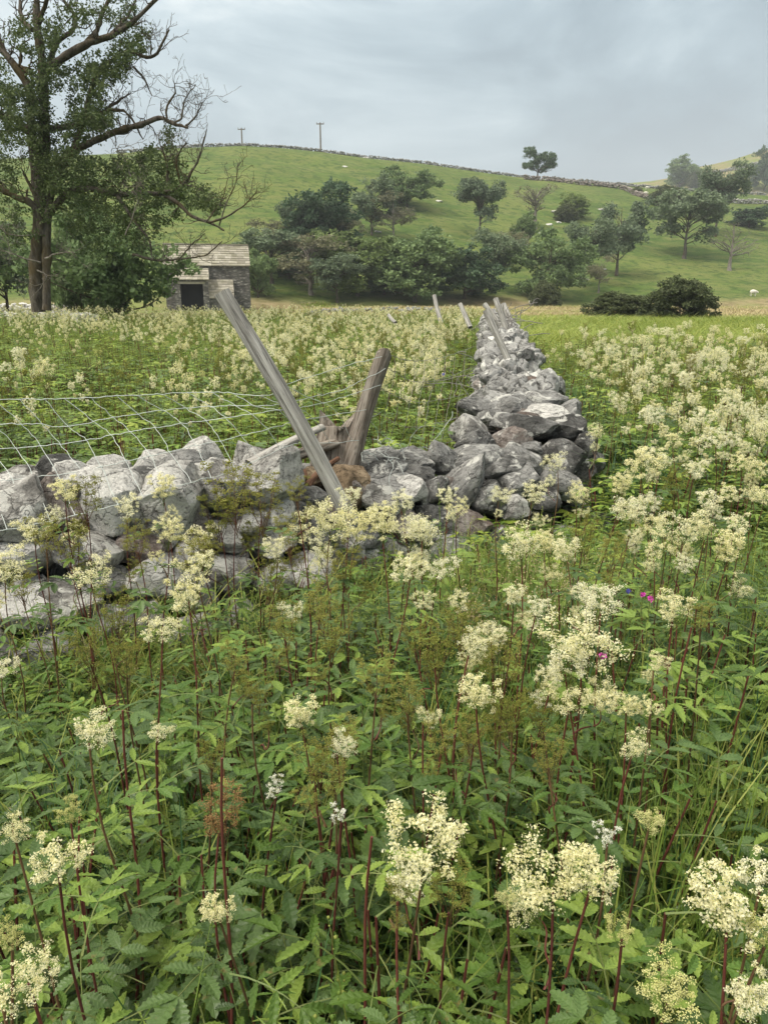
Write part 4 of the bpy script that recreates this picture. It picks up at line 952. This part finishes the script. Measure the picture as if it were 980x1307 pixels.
for i in range(8):
    r = np.random.default_rng(600+i); mb = MB(); k = r.uniform(-.03, .03, 2); k2 = r.uniform(-.012, .012, 2)
    pts = [(k[0]*math.sin(f*math.pi)+k2[0]*math.sin(f*9), k[1]*math.sin(f*math.pi)+k2[1]*math.sin(f*8), f) for f in np.linspace(0, 1, 14)]
    tube(mb, pts, np.linspace(.0032, .0016, 14), 6)
    STEMM.append(mb.mesh('stem', ['stem_red' if i < 5 else 'stem_brown']))

# ------------------------------------------------------------------ individual meadowsweet plants
nplants = [0]
def plant(P, size, kind, label, group=None, leaves=5, side=True, r=random, auto=False, lean=None, cat='wildflower', name='meadowsweet', leafscale=1.0, tophead=True):
    P = Vector(P); h = P.z - h1(P.x, P.y); lx, ly = lean or (r.uniform(-.10, .10), r.uniform(-.10, .10))
    q = Euler((-ly, lx, r.uniform(0, 6.28))).to_matrix(); base = P - q @ Vector((0, 0, h)); base.z = max(base.z, -.02)
    root = thing(name, label, cat, tuple(base), group); root.rotation_euler = q.to_euler(); nplants[0] += 1
    hh = (P-base).length
    if group: TODO.append((root, P.copy(), kind))
    st = link('stem', r.choice(STEMM), root); st.scale = (1, 1, hh)
    lst = HEADM[kind]; hd = link('seed_head' if kind in ('olive', 'rust') else 'flower_head', r.choice(lst), root)
    s = size/.125; hd.location = (0, 0, hh-.01*s); hd.scale = (s,)*3; hd.rotation_euler.z = r.uniform(0, 6.28)
    if side and r.random() < .65:
        a = r.uniform(0, 6.28); z0 = hh-.16*s; o_ = .06*s
        mb = None
        h2 = link('seed_head' if kind in ('olive', 'rust') else 'flower_head', r.choice(lst), root); h2.location = (math.cos(a)*o_, math.sin(a)*o_, z0+.05*s); h2.scale = (s*.6,)*3; h2.rotation_euler = (math.sin(a)*-.5, math.cos(a)*.5, r.uniform(0, 6))
        s2 = link('stem', r.choice(STEMM), root); s2.location = (0, 0, z0-.06*s); v = h2.location-s2.location; s2.scale = (.6, .6, v.length); s2.rotation_euler = v.to_track_quat('Z', 'Y').to_euler()
    for k in range(leaves):
        z = hh*(.9-.62*k/max(leaves, 1)) - .10*s*.6; lf = link('leaf', r.choice(LEAFM), root)
        lf.location = (0, 0, max(z, .08)); sc = leafscale*(.62+.55*k/max(leaves, 1))*r.uniform(.8, 1.2); lf.scale = (sc,)*3; lf.rotation_euler = (r.uniform(-.1, .45), r.uniform(-.2, .2), k*2.4+r.uniform(-.5, .5))
    return root
def head_at(px, py, h=None, Y=None):
    if Y: return at(px, py, Y)
    d = ray(px, py); t = (h-EYE)/d.z; return Vector((0, 0, EYE))+d*t
RANK = ['nearest', 'second', 'third', 'fourth', 'fifth', 'sixth', 'seventh', 'eighth', 'ninth', 'tenth', 'eleventh', 'twelfth', 'thirteenth', 'fourteenth', 'fifteenth', 'sixteenth', 'seventeenth', 'eighteenth', 'nineteenth', 'twentieth']
LAND = [((365, 520), 'the long leaning post'), ((475, 510), 'the short dark post'), ((430, 622), 'the brown stone'), ((640, 440), 'the bundle of wall posts'), ((745, 575), 'the right wall corner'),
        ((824, 761), 'the pink flower pair'), ((740, 850), 'the biggest right cream cluster'), ((240, 770), 'the upright flower before the wall'), ((385, 925), 'the two pronged flower'), ((612, 902), 'the bright centre right flower'),
        ((860, 400), 'the big hawthorn bush'), ((245, 370), 'the barn doorway'), ((50, 380), 'the old ash trunk'), ((558, 395), 'the upright thin meadow post'), ((125, 948), 'the flower on the left red stem'),
        ((540, 1110), 'the tall bottom centre spike'), ((60, 650), 'the leftmost wall stones'), ((343, 615), 'the big white wall stone'), ((960, 560), 'the right photo edge'), ((500, 597), 'the long grey stone')]
TODO = []
def label_all():
    seen = {}
    for o, P, kd in TODO:
        d = P - Vector((0, 0, EYE)); a = d.y*cp - d.z*sp_; px = 490+F*d.x/a; py = 653.5-F*(d.y*sp_+d.z*cp)/a
        (lx_, ly_), nm = min(LAND, key=lambda q: (q[0][0]-px)**2+(q[0][1]-py)**2)
        dx, dy = px-lx_, py-ly_; an = math.degrees(math.atan2(-dy, dx)) % 360
        dn = ['right of', 'above and right of', 'above', 'above and left of', 'left of', 'below and left of', 'below', 'below and right of'][int((an+22.5)//45) % 8]
        seen.setdefault((kd, dn, nm), []).append((math.hypot(dx, dy), o))
    W_ = {'bloom': 'cream meadowsweet', 'bud': 'greenish budding meadowsweet', 'olive': 'olive seeding meadowsweet'}
    for (kd, dn, nm), lst in seen.items():
        lst.sort(key=lambda q: q[0])
        for i, (_, o) in enumerate(lst): o['label'] = '%s %s%s %s' % (W_[kd], (RANK[min(i, 19)]+' in distance, ') if len(lst) > 1 else '', dn, nm)
HEROES = [ # px py sizepx kind h/Y label
 (540,1105,100,'bloom',.98,'tall cream meadowsweet spike standing alone at bottom centre'), (575,1160,55,'olive',.92,'fading olive head just below the tall bottom centre spike'),
 (700,1140,92,'bloom',.96,'left half of the wide cream flower pair right of bottom centre'), (752,1135,70,'bloom',.97,'right half of the wide cream flower pair right of bottom centre'),
 (925,1185,98,'bloom',.98,'large frothy cream head near the bottom right edge'), (968,1135,60,'bloom',1.02,'cream head rising beside the large one at right edge'), (975,1210,60,'bud',.98,'greenish head cut off by the bottom right edge'),
 (80,1115,70,'bloom',.98,'flat cream cluster left of bottom with dark red stem'), (20,1275,70,'bloom',1.02,'cream flower in the very bottom left corner'), (50,1255,45,'bloom',1.02,'second cream sprig in the bottom left corner'),
 (15,1205,40,'bud',1.0,'small budding sprig above the bottom left corner'), (850,1285,85,'bud',1.0,'yellowish budding cluster cut by the bottom edge at right'), (125,948,48,'bloom',1.0,'cream head on a red stem left of the picture middle'),
 (385,925,44,'bloom',.94,'two pronged cream flower above olive seed heads'), (435,962,34,'bloom',.92,'small cream flower just right of the two pronged one'), (612,902,52,'bloom',.94,'bright cream flower right of centre above dark leaves'),
 (740,838,72,'bloom',1.0,'biggest cream cluster on the right half'), (765,782,46,'bloom',1.0,'cream head directly above the biggest right cluster'), (725,862,52,'bloom',.97,'lower left lobe of the biggest right cluster'), (860,790,44,'bloom',1.0,'upright cream head with a dark stem at right'),
 (893,800,30,'olive',1.0,'greenish seed head on the tall dark stem at right'), (812,966,34,'bloom',.92,'small pale flower among leaves at lower right'), (88,1048,38,'bud',.95,'pale sprig above the flat cream cluster at left'), (280,1172,42,'bloom',.86,'drooping cream flower low among leaves at lower left'),
 (350,1015,34,'white',.86,'pure white small flowered sprig left of centre'), (430,1046,30,'white',.88,'tiny white flower pair right of the white sprig'), (205,815,46,'bloom',.98,'yellow cream flower below the stone wall'),
 (240,770,50,'bloom',1.0,'upright cream flower before the wall stones'), (790,1200,40,'bud',.95,'green budding head beside the wide cream pair'), (20,1070,34,'bloom',.95,'faded cream sprig at the left edge'), (205,940,28,'bloom',.85,'small pale flower deep among the left leaves'),
 (800,912,30,'bloom',.94,'left one of two small cream flowers at right'), (828,912,30,'bloom',.94,'right one of two small cream flowers at right'), (725,905,46,'bloom',.92,'cream tuft below the biggest right cluster'),
 (770,1075,38,'white',.92,'thin whitish sprig above the wide cream pair'), (828,1058,40,'bud',.95,'slender green sprig with a few white flowers at right'), (645,1155,30,'bud',.92,'small beige head at the left of the wide cream pair'),
 (285,1060,60,'rust',.88,'rusty brown drooping seed head left of centre'), (545,925,26,'bloom',.88,'tiny cream flower between olive heads near centre')]
for (px, py, sp, kd, h, lab) in HEROES:
    P = head_at(px, py, h); ax = axial(P)/F; P.z -= 0
    plant(P, sp*ax*.92, kd, lab, None, 6, kd in ('bloom',) and sp > 60, leafscale=1.05)
# flower heads before the left wall: shared look, marked by where they stand
W1 = 'cream meadowsweet flowering in front of the pale stone wall'
for (px, py, sp) in [(10,738,48),(45,688,34),(85,637,38),(165,655,36),(208,634,34),(120,745,44),(100,690,30),(215,690,34),(255,700,46),(250,735,44),(350,710,30),(372,790,26),(395,688,46),(425,680,50),(455,690,46),(490,680,44),(525,690,42),(560,735,36),(520,740,44),(445,640,28),(515,650,28),(540,690,36),
                     (5,860,30),(570,640,26),(585,655,24),(615,835,44),(585,775,30),(540,775,30)]:
    P = head_at(px, py, Y=random.uniform(2.15, 2.75) if py < 720 else random.uniform(1.9, 2.2)); plant(P, sp*axial(P)/F*.95, 'bloom', W1, 'meadowsweet before the stone wall', 4)
W2 = 'olive brown seed head of meadowsweet before the wall and among the leaves'
for (px, py, sp) in [(300,655,56),(335,660,50),(280,680,44),(110,655,40),(60,700,36),(90,715,44),(175,705,36),(30,760,34),(150,800,44),(165,860,40),(115,850,44),(410,790,44),(365,815,40),(425,830,44),(300,860,36),(405,990,48),(425,1010,40),(440,960,40),(470,660,34),(380,640,26),(370,700,36),(560,850,50),(590,820,44),(530,830,36),
                     (640,870,50),(690,930,44),(650,930,40),(600,950,44),(560,960,40),(700,980,40),(520,910,44),(480,880,40),(270,980,34),(330,900,36),(780,720,34),(860,630,30),(180,960,40),(310,1040,44),(745,700,36),(510,1150,34),(250,730,44),(345,760,44),(440,740,40)]:
    P = head_at(px, py, Y=random.uniform(2.2, 2.7)) if py < 780 and px < 560 else head_at(px, py, random.uniform(.84, .93))
    if random.random() > .12: plant(P, sp*axial(P)/F*.95, 'olive', W2, 'olive seed heads in the foreground', 4)
W3 = 'cream meadowsweet crowding the meadow right of the receding wall'
known = [(665,712,44),(700,705,34),(722,715,34),(820,610,46),(838,592,30),(800,662,36),(826,680,36),(868,690,42),(845,706,36),(895,688,34),(925,715,44),(905,650,36),(680,640,30),(708,600,24),(640,640,22),(735,640,28),(655,770,28),(745,770,26),(700,880,34),(685,785,28),(945,600,30),(965,610,34),(910,570,30),(895,540,28),
         (940,680,34),(970,560,30),(790,630,30),(760,560,20),(785,520,22),(830,540,24),(600,835,36),(630,822,30),(840,855,26),(885,610,30),(860,570,26),(975,640,34),(930,640,30)]
for (px, py, sp) in known:
    P = head_at(px, py, random.uniform(.88, 1.0)); plant(P, sp*axial(P)/F*.95, 'bloom', W3, 'meadowsweet in the right meadow', 4)
# the nearest remaining plants, placed at random over the meadows
def wall_x(y): return np.interp(y, [p[1] for p in pathR], [p[0] for p in pathR])
def left_wall_y(x): return np.interp(x, [p[0] for p in pathL], [p[1] for p in pathL])
def field_point(side):
    while True:
        if side == 'R':
            y = random.uniform(3.2, 15)**1.0; x = random.uniform(1.0, 1.0+y*.62)
            if x < wall_x(max(y, 4.6))+.95: continue
            d_ = x/ y
            if d_ > .62: continue
            return x, y
        y = random.uniform(5.4, 16); x = random.uniform(-.62*y, wall_x(y)-.8)
        if x < .6 and y < 6.5 and random.random() < .5: continue
        if x < -.12*y and random.random() < .45: continue
        return x, y
W4 = 'cream meadowsweet in the flowery field behind the wire netting'
k = 0
spots = []
while nplants[0] < 300:
    side = 'R' if k % 5 < 3 else 'L'; k += 1; x, y = field_point(side); z = random.uniform(.82, 1.12)
    plant(Vector((x, y, z)), random.uniform(.075, .14), random.choice(['bloom']*6+['bud', 'olive']), W3 if side == 'R' else W4, 'meadowsweet in the right meadow' if side == 'R' else 'meadowsweet in the left field', 3)

label_all()
# ------------------------------------------------------------------ scattered vegetation
def proto(name, mb, mats, smooth=True): return bpy.data.objects.new(name, mb.mesh(name, mats, smooth))
def scatter(name, protos, pts, scl, rot, idx, **props):
    col = bpy.data.collections.new(name+'_kinds'); order = sorted(range(len(protos)), key=lambda i: protos[i].name); pos = {i: k_ for k_, i in enumerate(order)}
    for p in protos: col.objects.link(p)
    me = bpy.data.meshes.new(name); pts = np.asarray(pts, np.float32); n = len(pts)
    me.vertices.add(n); me.vertices.foreach_set('co', pts.ravel())
    a = me.attributes.new('rot', 'FLOAT_VECTOR', 'POINT'); a.data.foreach_set('vector', np.asarray(rot, np.float32).ravel())
    a = me.attributes.new('scl', 'FLOAT_VECTOR', 'POINT'); a.data.foreach_set('vector', np.asarray(scl, np.float32).ravel())
    a = me.attributes.new('idx', 'INT', 'POINT'); a.data.foreach_set('value', np.array([pos[int(i)] for i in idx], np.int32))
    g = bpy.data.node_groups.new(name, 'GeometryNodeTree'); g.interface.new_socket('Geometry', in_out='INPUT', socket_type='NodeSocketGeometry'); g.interface.new_socket('Geometry', in_out='OUTPUT', socket_type='NodeSocketGeometry')
    gi = g.nodes.new('NodeGroupInput'); go = g.nodes.new('NodeGroupOutput'); ip = g.nodes.new('GeometryNodeInstanceOnPoints')
    ci = g.nodes.new('GeometryNodeCollectionInfo'); ci.inputs['Collection'].default_value = col; ci.inputs['Separate Children'].default_value = True; ci.inputs['Reset Children'].default_value = True
    def na(nm, ty): q = g.nodes.new('GeometryNodeInputNamedAttribute'); q.data_type = ty; q.inputs[0].default_value = nm; return q.outputs[0]
    ip.inputs['Pick Instance'].default_value = True
    g.links.new(gi.outputs[0], ip.inputs['Points']); g.links.new(ci.outputs[0], ip.inputs['Instance'])
    g.links.new(na('idx', 'INT'), ip.inputs['Instance Index']); g.links.new(na('rot', 'FLOAT_VECTOR'), ip.inputs['Rotation']); g.links.new(na('scl', 'FLOAT_VECTOR'), ip.inputs['Scale'])
    g.links.new(ip.outputs[0], go.inputs[0])
    o = link(name, me, kind='stuff', **props); md = o.modifiers.new('scatter', 'NODES'); md.node_group = g; return o

def sweet_clump(seed, leafm):      # a knee-high spray of pinnate leaves, unit height about 1
    r = np.random.default_rng(seed); mb = MB()
    for st in range(3):
        bx, by = r.uniform(-.08, .08, 2); hgt_ = r.uniform(.7, 1.0); tx, ty = r.uniform(-.08, .08, 2)
        tube(mb, [(bx, by, 0), (bx+tx*.5, by+ty*.5, hgt_*.5), (bx+tx, by+ty, hgt_)], [.004, .0035, .002], 5, 2)
        n = 7
        for k_ in range(n):
            f = .30+.70*k_/(n-1); yaw = k_*2.4+r.normal()*.3+st
            L = r.uniform(.15, .22)*(1.15-.45*f)
            compound_leaf(mb, r, L, 3 if f < .7 else 1, 0, 1, int(r.choice([0, 1, 0])), T_of(yaw, r.uniform(-.1, .5), (bx+tx*f, by+ty*f, hgt_*f), 1, r.normal()*.2), r.uniform(.3, .9))
    return proto('leafy_spray', mb, [leafm, 'stem_green', 'stem_red'], False)
def nettle_clump(seed, leafm):
    r = np.random.default_rng(seed); mb = MB()
    for st in range(4):
        bx, by = r.uniform(-.1, .1, 2); H_ = r.uniform(.75, 1.05); tx, ty = r.uniform(-.1, .1, 2)
        tube(mb, [(bx, by, 0), (bx+tx*.4, by+ty*.4, H_*.5), (bx+tx, by+ty, H_)], [.003, .0025, .0015], 5, 1)
        for k_ in range(9):
            f = .25+.75*k_/8; 
            for sd in (0, math.pi):
                yaw = k_*math.pi/2+sd+r.normal()*.15+st; s = r.uniform(.07, .10)*(1.25-.55*f); V, Fc = LF[int(r.choice([0, 1, 2]))]
                mb.add(T_of(yaw, r.uniform(-.1, .4), (bx+tx*f, by+ty*f, H_*f))(V*s+np.array((0, .012, 0))), Fc, 0)
    return proto('nettle_clump', mb, [leafm, 'stem_green'], False)
def grass_clump(seed, matn, n=34, spread=.12, bend=.35, wd=.005, name='grass_tuft', rows=6, heads=False):
    r = np.random.default_rng(seed); mb = MB()
    for k_ in range(n):
        a = r.uniform(0, 6.28); H_ = r.uniform(.55, 1.0); b0 = r.normal(size=2)*spread*.5; be = bend*r.uniform(.2, 1.3)
        dirn = np.array((math.cos(a), math.sin(a))); sd = np.array((-dirn[1], dirn[0])); V = []
        for i in range(rows):
            f = i/(rows-1); p = b0+dirn*be*f**2.2*H_; z = H_*(f-.35*be*f**3); w_ = wd*(1-f**1.6)+.0004
            V += [(p[0]-sd[0]*w_, p[1]-sd[1]*w_, z), (p[0]+sd[0]*w_, p[1]+sd[1]*w_, z+.001)]
        mb.add(V, [(2*i, 2*i+1, 2*i+3, 2*i+2) for i in range(rows-1)])
        if heads and k_ % 2:
            Cc = np.array([(p[0], p[1], z)])-np.linspace(0, .13, 9)[:, None]*np.array((dirn[0]*.4, dirn[1]*.4, 1))+r.normal(size=(9, 3))*.006; beads(mb, Cc, .004, 0, r)
    return proto(name, mb, [matn])
def thin_forb(seed, leafm, kind=None):   # whorled bedstraw-like herb
    r = np.random.default_rng(seed); mb = MB()
    for st in range(5):
        bx, by = r.uniform(-.1, .1, 2); tx, ty = r.uniform(-.15, .15, 2); H_ = r.uniform(.7, 1)
        tube(mb, [(bx, by, 0), (bx+tx*.4, by+ty*.4, H_*.5), (bx+tx, by+ty, H_)], [.0022, .0018, .001], 4, 1)
        for k_ in range(12):
            f = .2+.8*k_/11
            for w_ in range(6):
                V, Fc = LF[1]; mb.add(T_of(w_*1.047+k_+st, r.uniform(0, .5), (bx+tx*f, by+ty*f, H_*f))(V*np.array((.5, 1, 1))*.045*(1.2-.5*f)), Fc, 0)
    return proto('slender_herb', mb, [leafm, 'stem_green'], False)
def whole_plant(seed, kind):
    r = np.random.default_rng(seed); mb = MB(); tube(mb, [(0, 0, 0), (r.normal()*.02, r.normal()*.02, .5), (0, 0, .95)], [.004, .003, .002], 4, 1)
    for (dx, dy, z, s) in ((0, 0, .95, 1), (.13, .05, .88, .8), (-.12, .1, .80, .75), (.05, -.14, .74, .5), (-.08, -.05, .86, .5)):
        pm = panicle(seed*7+int(z*100), .10*s, .085*s, kind, 6, .3, 1.9)
        for V, (Fc, mi) in zip(pm.V, pm.Fs): pass
        n0 = 0
        for V, (Fc, mi) in zip(pm.V, pm.Fs):
            mb.add(V+np.array((dx, dy, z)), Fc-n0, {0: 2, 1: 1, 2: 3}[mi]); n0 += len(V)
    for k_ in range(7):
        f = .3+.55*k_/6; compound_leaf(mb, r, .17*(1.2-.5*f), 2, 0, 1, 1, T_of(k_*2.4, r.uniform(0, .5), (0, 0, f)), .6)
    return proto('distant_plant', mb, ['leaf_light', 'stem_green', 'petal' if kind == 'bloom' else 'olive', 'bud' if kind == 'bloom' else 'olive'])

def canopy(x, y):
    """height of the undergrowth in metres"""
    wl = left_wall_y(x)
    if x < .4 and y < wl:        # before the pale wall
        h = np.interp(y, [0, 1.0, 1.6, 2.3, 2.9], [.76, .76, .62, .36, .22])
        if x > -.5: h = max(h, np.interp(y, [1.6, 2.4, 3.4], [.72, .58, .38]))
        return h
    if x < 2.2 and y < 4.4: return np.interp(y, [0, 1.2, 2.4, 3.6, 4.4], [.80, .84, .70, .46, .40])
    if x > wall_x(y): return np.interp(y, [0, 3, 6, 20], [.8, .78, .70, .62])
    return .70
def on_wall(x, y):
    if y > 4.5 and y < 23.5 and abs(x-wall_x(y)) < .52: return True
    if -4 < x < .45 and -.36 < (y-left_wall_y(x)) < .36: return True
    return False
def in_view(x, y, m=.06): return abs(x) < (.55+m)*y+.45
# zone densities: (name, ymin, ymax, per m2)
P_, S_, R_, I_ = [], [], [], []
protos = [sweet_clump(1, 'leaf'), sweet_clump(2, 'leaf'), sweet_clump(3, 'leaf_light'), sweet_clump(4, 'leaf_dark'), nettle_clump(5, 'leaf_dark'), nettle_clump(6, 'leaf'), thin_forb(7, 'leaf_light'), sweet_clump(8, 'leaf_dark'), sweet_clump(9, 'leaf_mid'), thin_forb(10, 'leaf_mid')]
for i, p in enumerate(protos): p.name = 'kind_%02d' % i
def fill(y0, y1, dens, fn=None, smin=.85, smax=1.1, weights=None):
    n = int(dens*(y1-y0)*(y1+y0)*.62+dens*(y1-y0)*.9)
    for _ in range(n):
        y = math.sqrt(random.uniform(y0*y0, y1*y1)) if y0 > 0 else random.uniform(y0, y1); x = random.uniform(-1, 1)*(.62*y+.45)
        if on_wall(x, y): continue
        if fn and not fn(x, y): continue
        h = canopy(x, y)*random.uniform(smin, smax); ww = .8+.4*h
        if y < .55: h = min(h, .62)
        P_.append((x, y, h1(x, y)-.02)); S_.append((ww*(.9 if y < 4 else 1.2),)*2+(h,)); R_.append((random.gauss(0, .10), random.gauss(0, .10), random.uniform(0, 6.28)))
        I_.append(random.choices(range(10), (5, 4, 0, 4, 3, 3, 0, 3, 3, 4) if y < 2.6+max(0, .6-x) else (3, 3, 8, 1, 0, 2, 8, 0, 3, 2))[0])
fill(.30, 3.9, 46); fill(3.9, 7, 26); fill(7, 12, 15, None, .8, 1.15); fill(12, 22, 6, lambda x, y: y < 20 or x < wall_x(min(y, 23)), .8, 1.2); fill(22, 48, 1.3, lambda x, y: x < .14*y-.5, .9, 1.5)
scatter('leafy_undergrowth', protos, P_, S_, R_, I_)

# grasses
gp = [grass_clump(21, 'grass', 30, .14, .5), grass_clump(22, 'grass', 26, .2, .7), grass_clump(23, 'grass_dark', 40, .12, .55, .006), grass_clump(24, 'straw', 12, .12, .3, .0022, 'g', 6, True), grass_clump(25, 'grass', 22, .3, .35, .004, 'g', 5, True), grass_clump(26, 'grass_bright', 34, .3, .45, .006)]
for i, p in enumerate(gp): p.name = 'tuft_%02d' % i
G, GS, GR, GI = [], [], [], []
def gr(x, y, h, i, wd=1.0): G.append((x, y, h1(x, y)-.02)); GS.append((wd, wd, h)); GR.append((random.gauss(0, .08), random.gauss(0, .08), random.uniform(0, 6.28))); GI.append(i)
for _ in range(1300):                                    # among the foreground leaves, more at right
    y = math.sqrt(random.uniform(.16, 16)); x = random.uniform(-.6, .62)*y+.05
    if on_wall(x, y) or (x < 0 and random.random() < .55): continue
    gr(x, y, min(canopy(x, y)*random.uniform(.95, 1.25), 1.05), random.choice([0, 1, 0, 4, 2]), .8)
for _ in range(90):                                    # dry stems before the corner
    px = random.uniform(590, 760); py = random.uniform(690, 850); P = head_at(px, py, .55)
    if not on_wall(P.x, P.y): gr(P.x, P.y, random.uniform(.6, .85), random.choice([3, 3, 4, 0]), .9)
for _ in range(40):
    px = random.uniform(20, 480); P = head_at(px, random.uniform(760, 860), .35)
    if not on_wall(P.x, P.y): gr(P.x, P.y, random.uniform(.45, .7), random.choice([3, 1, 4, 0]), .9)
for _ in range(120):                                    # lush dark tufts along the right foot of the receding wall
    y = random.uniform(4.6, 9); gr(wall_x(y)+random.uniform(.55, 1.15), y, random.uniform(.55, .85), random.choice([2, 2, 0]), 1.3)
for _ in range(9500):                                   # right-hand meadow
    y = math.sqrt(random.uniform(16, 48**2)); x = random.uniform(-.62, .66)*y
    if on_wall(x, y): continue
    right = x > wall_x(min(y, 23)) if y < 23 else x > .142*y
    if not right and random.random() < .45: continue
    gr(x, y, random.uniform(.45, .8)*(1 if y < 16 else .85), random.choice([5, 5, 5, 4, 1, 5] if right else [0, 1, 0, 4, 5]) if y > 6 else random.choice([0, 1, 2, 4]), 1.3 if y < 15 else 2.6)
scatter('meadow_grass', gp, G, GS, GR, GI)

# tan hay grass of the field beyond
fg = [grass_clump(31, 'straw', 26, .5, .3, .012, 'h', 4, True), grass_clump(32, 'grass_bright', 26, .5, .3, .014, 'h', 4)]
for i, p in enumerate(fg): p.name = 'hay_%02d' % i
G, GS, GR, GI = [], [], [], []
for _ in range(9000):
    y = math.sqrt(random.uniform(40**2, 104**2)); x = random.uniform(-.1, .62)*y
    gr(x, y, random.uniform(.22, .45), 0 if (mnoise.noise(Vector((x*.06, y*.12, 0)))+random.uniform(-.4, .4)) > -.35 and y > 46 else 1, 2.6)
scatter('hay_grass', fg, G, GS, GR, GI)

# distant flowers
dp = [whole_plant(41, 'bloom'), whole_plant(42, 'bloom'), whole_plant(43, 'bloom'), whole_plant(44, 'seed')]
for i, p in enumerate(dp): p.name = 'sweet_%02d' % i
G, GS, GR, GI = [], [], [], []
def fl(x, y, h, i, wd=1.0): G.append((x, y, h1(x, y)-.02)); GS.append((wd, wd, h)); GR.append((random.gauss(0, .07), random.gauss(0, .07), random.uniform(0, 6.28))); GI.append(i)
for _ in range(3000):                                    # left field
    y = random.uniform(5.5, 46); x = random.uniform(-.62*y, (wall_x(y) if y < 23 else .142*y)-.7)
    if on_wall(x, y): continue
    dens = .35+.65*np.clip((y-6)/9, 0, 1); dens *= .42 if x < -.22*y and y < 18 else 1
    if mnoise.noise(Vector((x*.35, y*.25, 5)))+.5*mnoise.noise(Vector((x*1.1, y*.9, 2))) < random.uniform(-.25, .15) or random.random() > dens: continue
    fl(x, y, random.uniform(.85, 1.2), random.choice([0, 1, 2, 0, 1, 3]), random.uniform(.5, .85))
for _ in range(650):                                     # right meadow
    y = random.uniform(4.5, 19); x = random.uniform(wall_x(y)+.8, .64*y)
    if x < wall_x(y)+.8: continue
    if random.random() > np.interp(y, [4, 9, 13, 17], [.8, .6, .25, .05]) or mnoise.noise(Vector((x*.45, y*.4, 9)))+.5*mnoise.noise(Vector((x*1.3, y*1.1, 2))) < random.uniform(-.3, .1): continue
    fl(x, y, random.uniform(.8, 1.1), random.choice([0, 1, 2, 0, 1, 3]), random.uniform(.5, .8))
scatter('distant_meadowsweet', dp, G, GS, GR, GI)

# small coloured flowers
def bloom_small(px, py, h, mk, label, size=.007):
    P = head_at(px, py, h); root = thing('wildflower', label, 'wildflower', (P.x, P.y, 0)); mb = MB(); tube(mb, [(0, 0, 0), (.01, .01, P.z*.5), (0, 0, P.z)], [.002, .0018, .0012], 5); link('stem', mb.mesh('stem', ['stem_green']), root)
    mb = MB(); r = np.random.default_rng(int(px)); florets(mb, np.array([(0, 0, P.z)])+r.normal(size=(9, 3))*size*.35, size, 0, r); link('flower_head', mb.mesh('flower_head', [mk]), root)
bloom_small(820, 759, .85, 'pink', 'left one of two bright pink flowers in the right meadow'); bloom_small(829, 764, .84, 'pink', 'right one of two bright pink flowers in the right meadow')
bloom_small(768, 838, .8, 'pink', 'single pink flower beside the biggest cream cluster'); bloom_small(801, 755, .85, 'violet', 'bluish flower left of the pink flowers')
bloom_small(566, 478, .95, 'violet', 'violet flower head left of the receding wall', .012)
# tall bare red stems standing up among the leaves
for (px, py, h, lab) in ((290,965,1.05,'thick bare red stem slanting across the lower left leaves'), (480,1065,.95,'dark cut stem tip left of the wide cream flower pair'), (163,905,1.0,'straight bare red stem at lower left'), (884,800,1.0,'tall dark stem at right carrying few leaves')):
    P = head_at(px, py, h); o = thing('bare_stem', lab, 'plant stem', (P.x-.06, P.y-.10, 0)); st = link('stem', STEMM[1], o); v = P - o.location; st.scale = (1.15, 1.15, v.length); o.rotation_euler = v.to_track_quat('Z', 'Y').to_euler()
    for k_ in range(3):
        lf = link('leaf', LEAFM[k_], o); lf.location = (0, 0, v.length*(.35+.2*k_)); lf.rotation_euler = (.3, 0, k_*2.4)

# ------------------------------------------------------------------ air
hb = MB(); box(hb, -2700, 2700, -2700, 2700, -60, 420)
hm = bpy.data.materials.new('haze'); hm.use_nodes = True; ht = hm.node_tree; ht.nodes.clear()
pv = ht.nodes.new('ShaderNodeVolumePrincipled'); pv.inputs['Color'].default_value = (.86, .93, 1, 1); pv.inputs['Density'].default_value = .0004
ho = ht.nodes.new('ShaderNodeOutputMaterial'); ht.links.new(pv.outputs[0], ho.inputs['Volume'])
link('haze', hb.mesh('haze', [hm], False), kind='stuff')
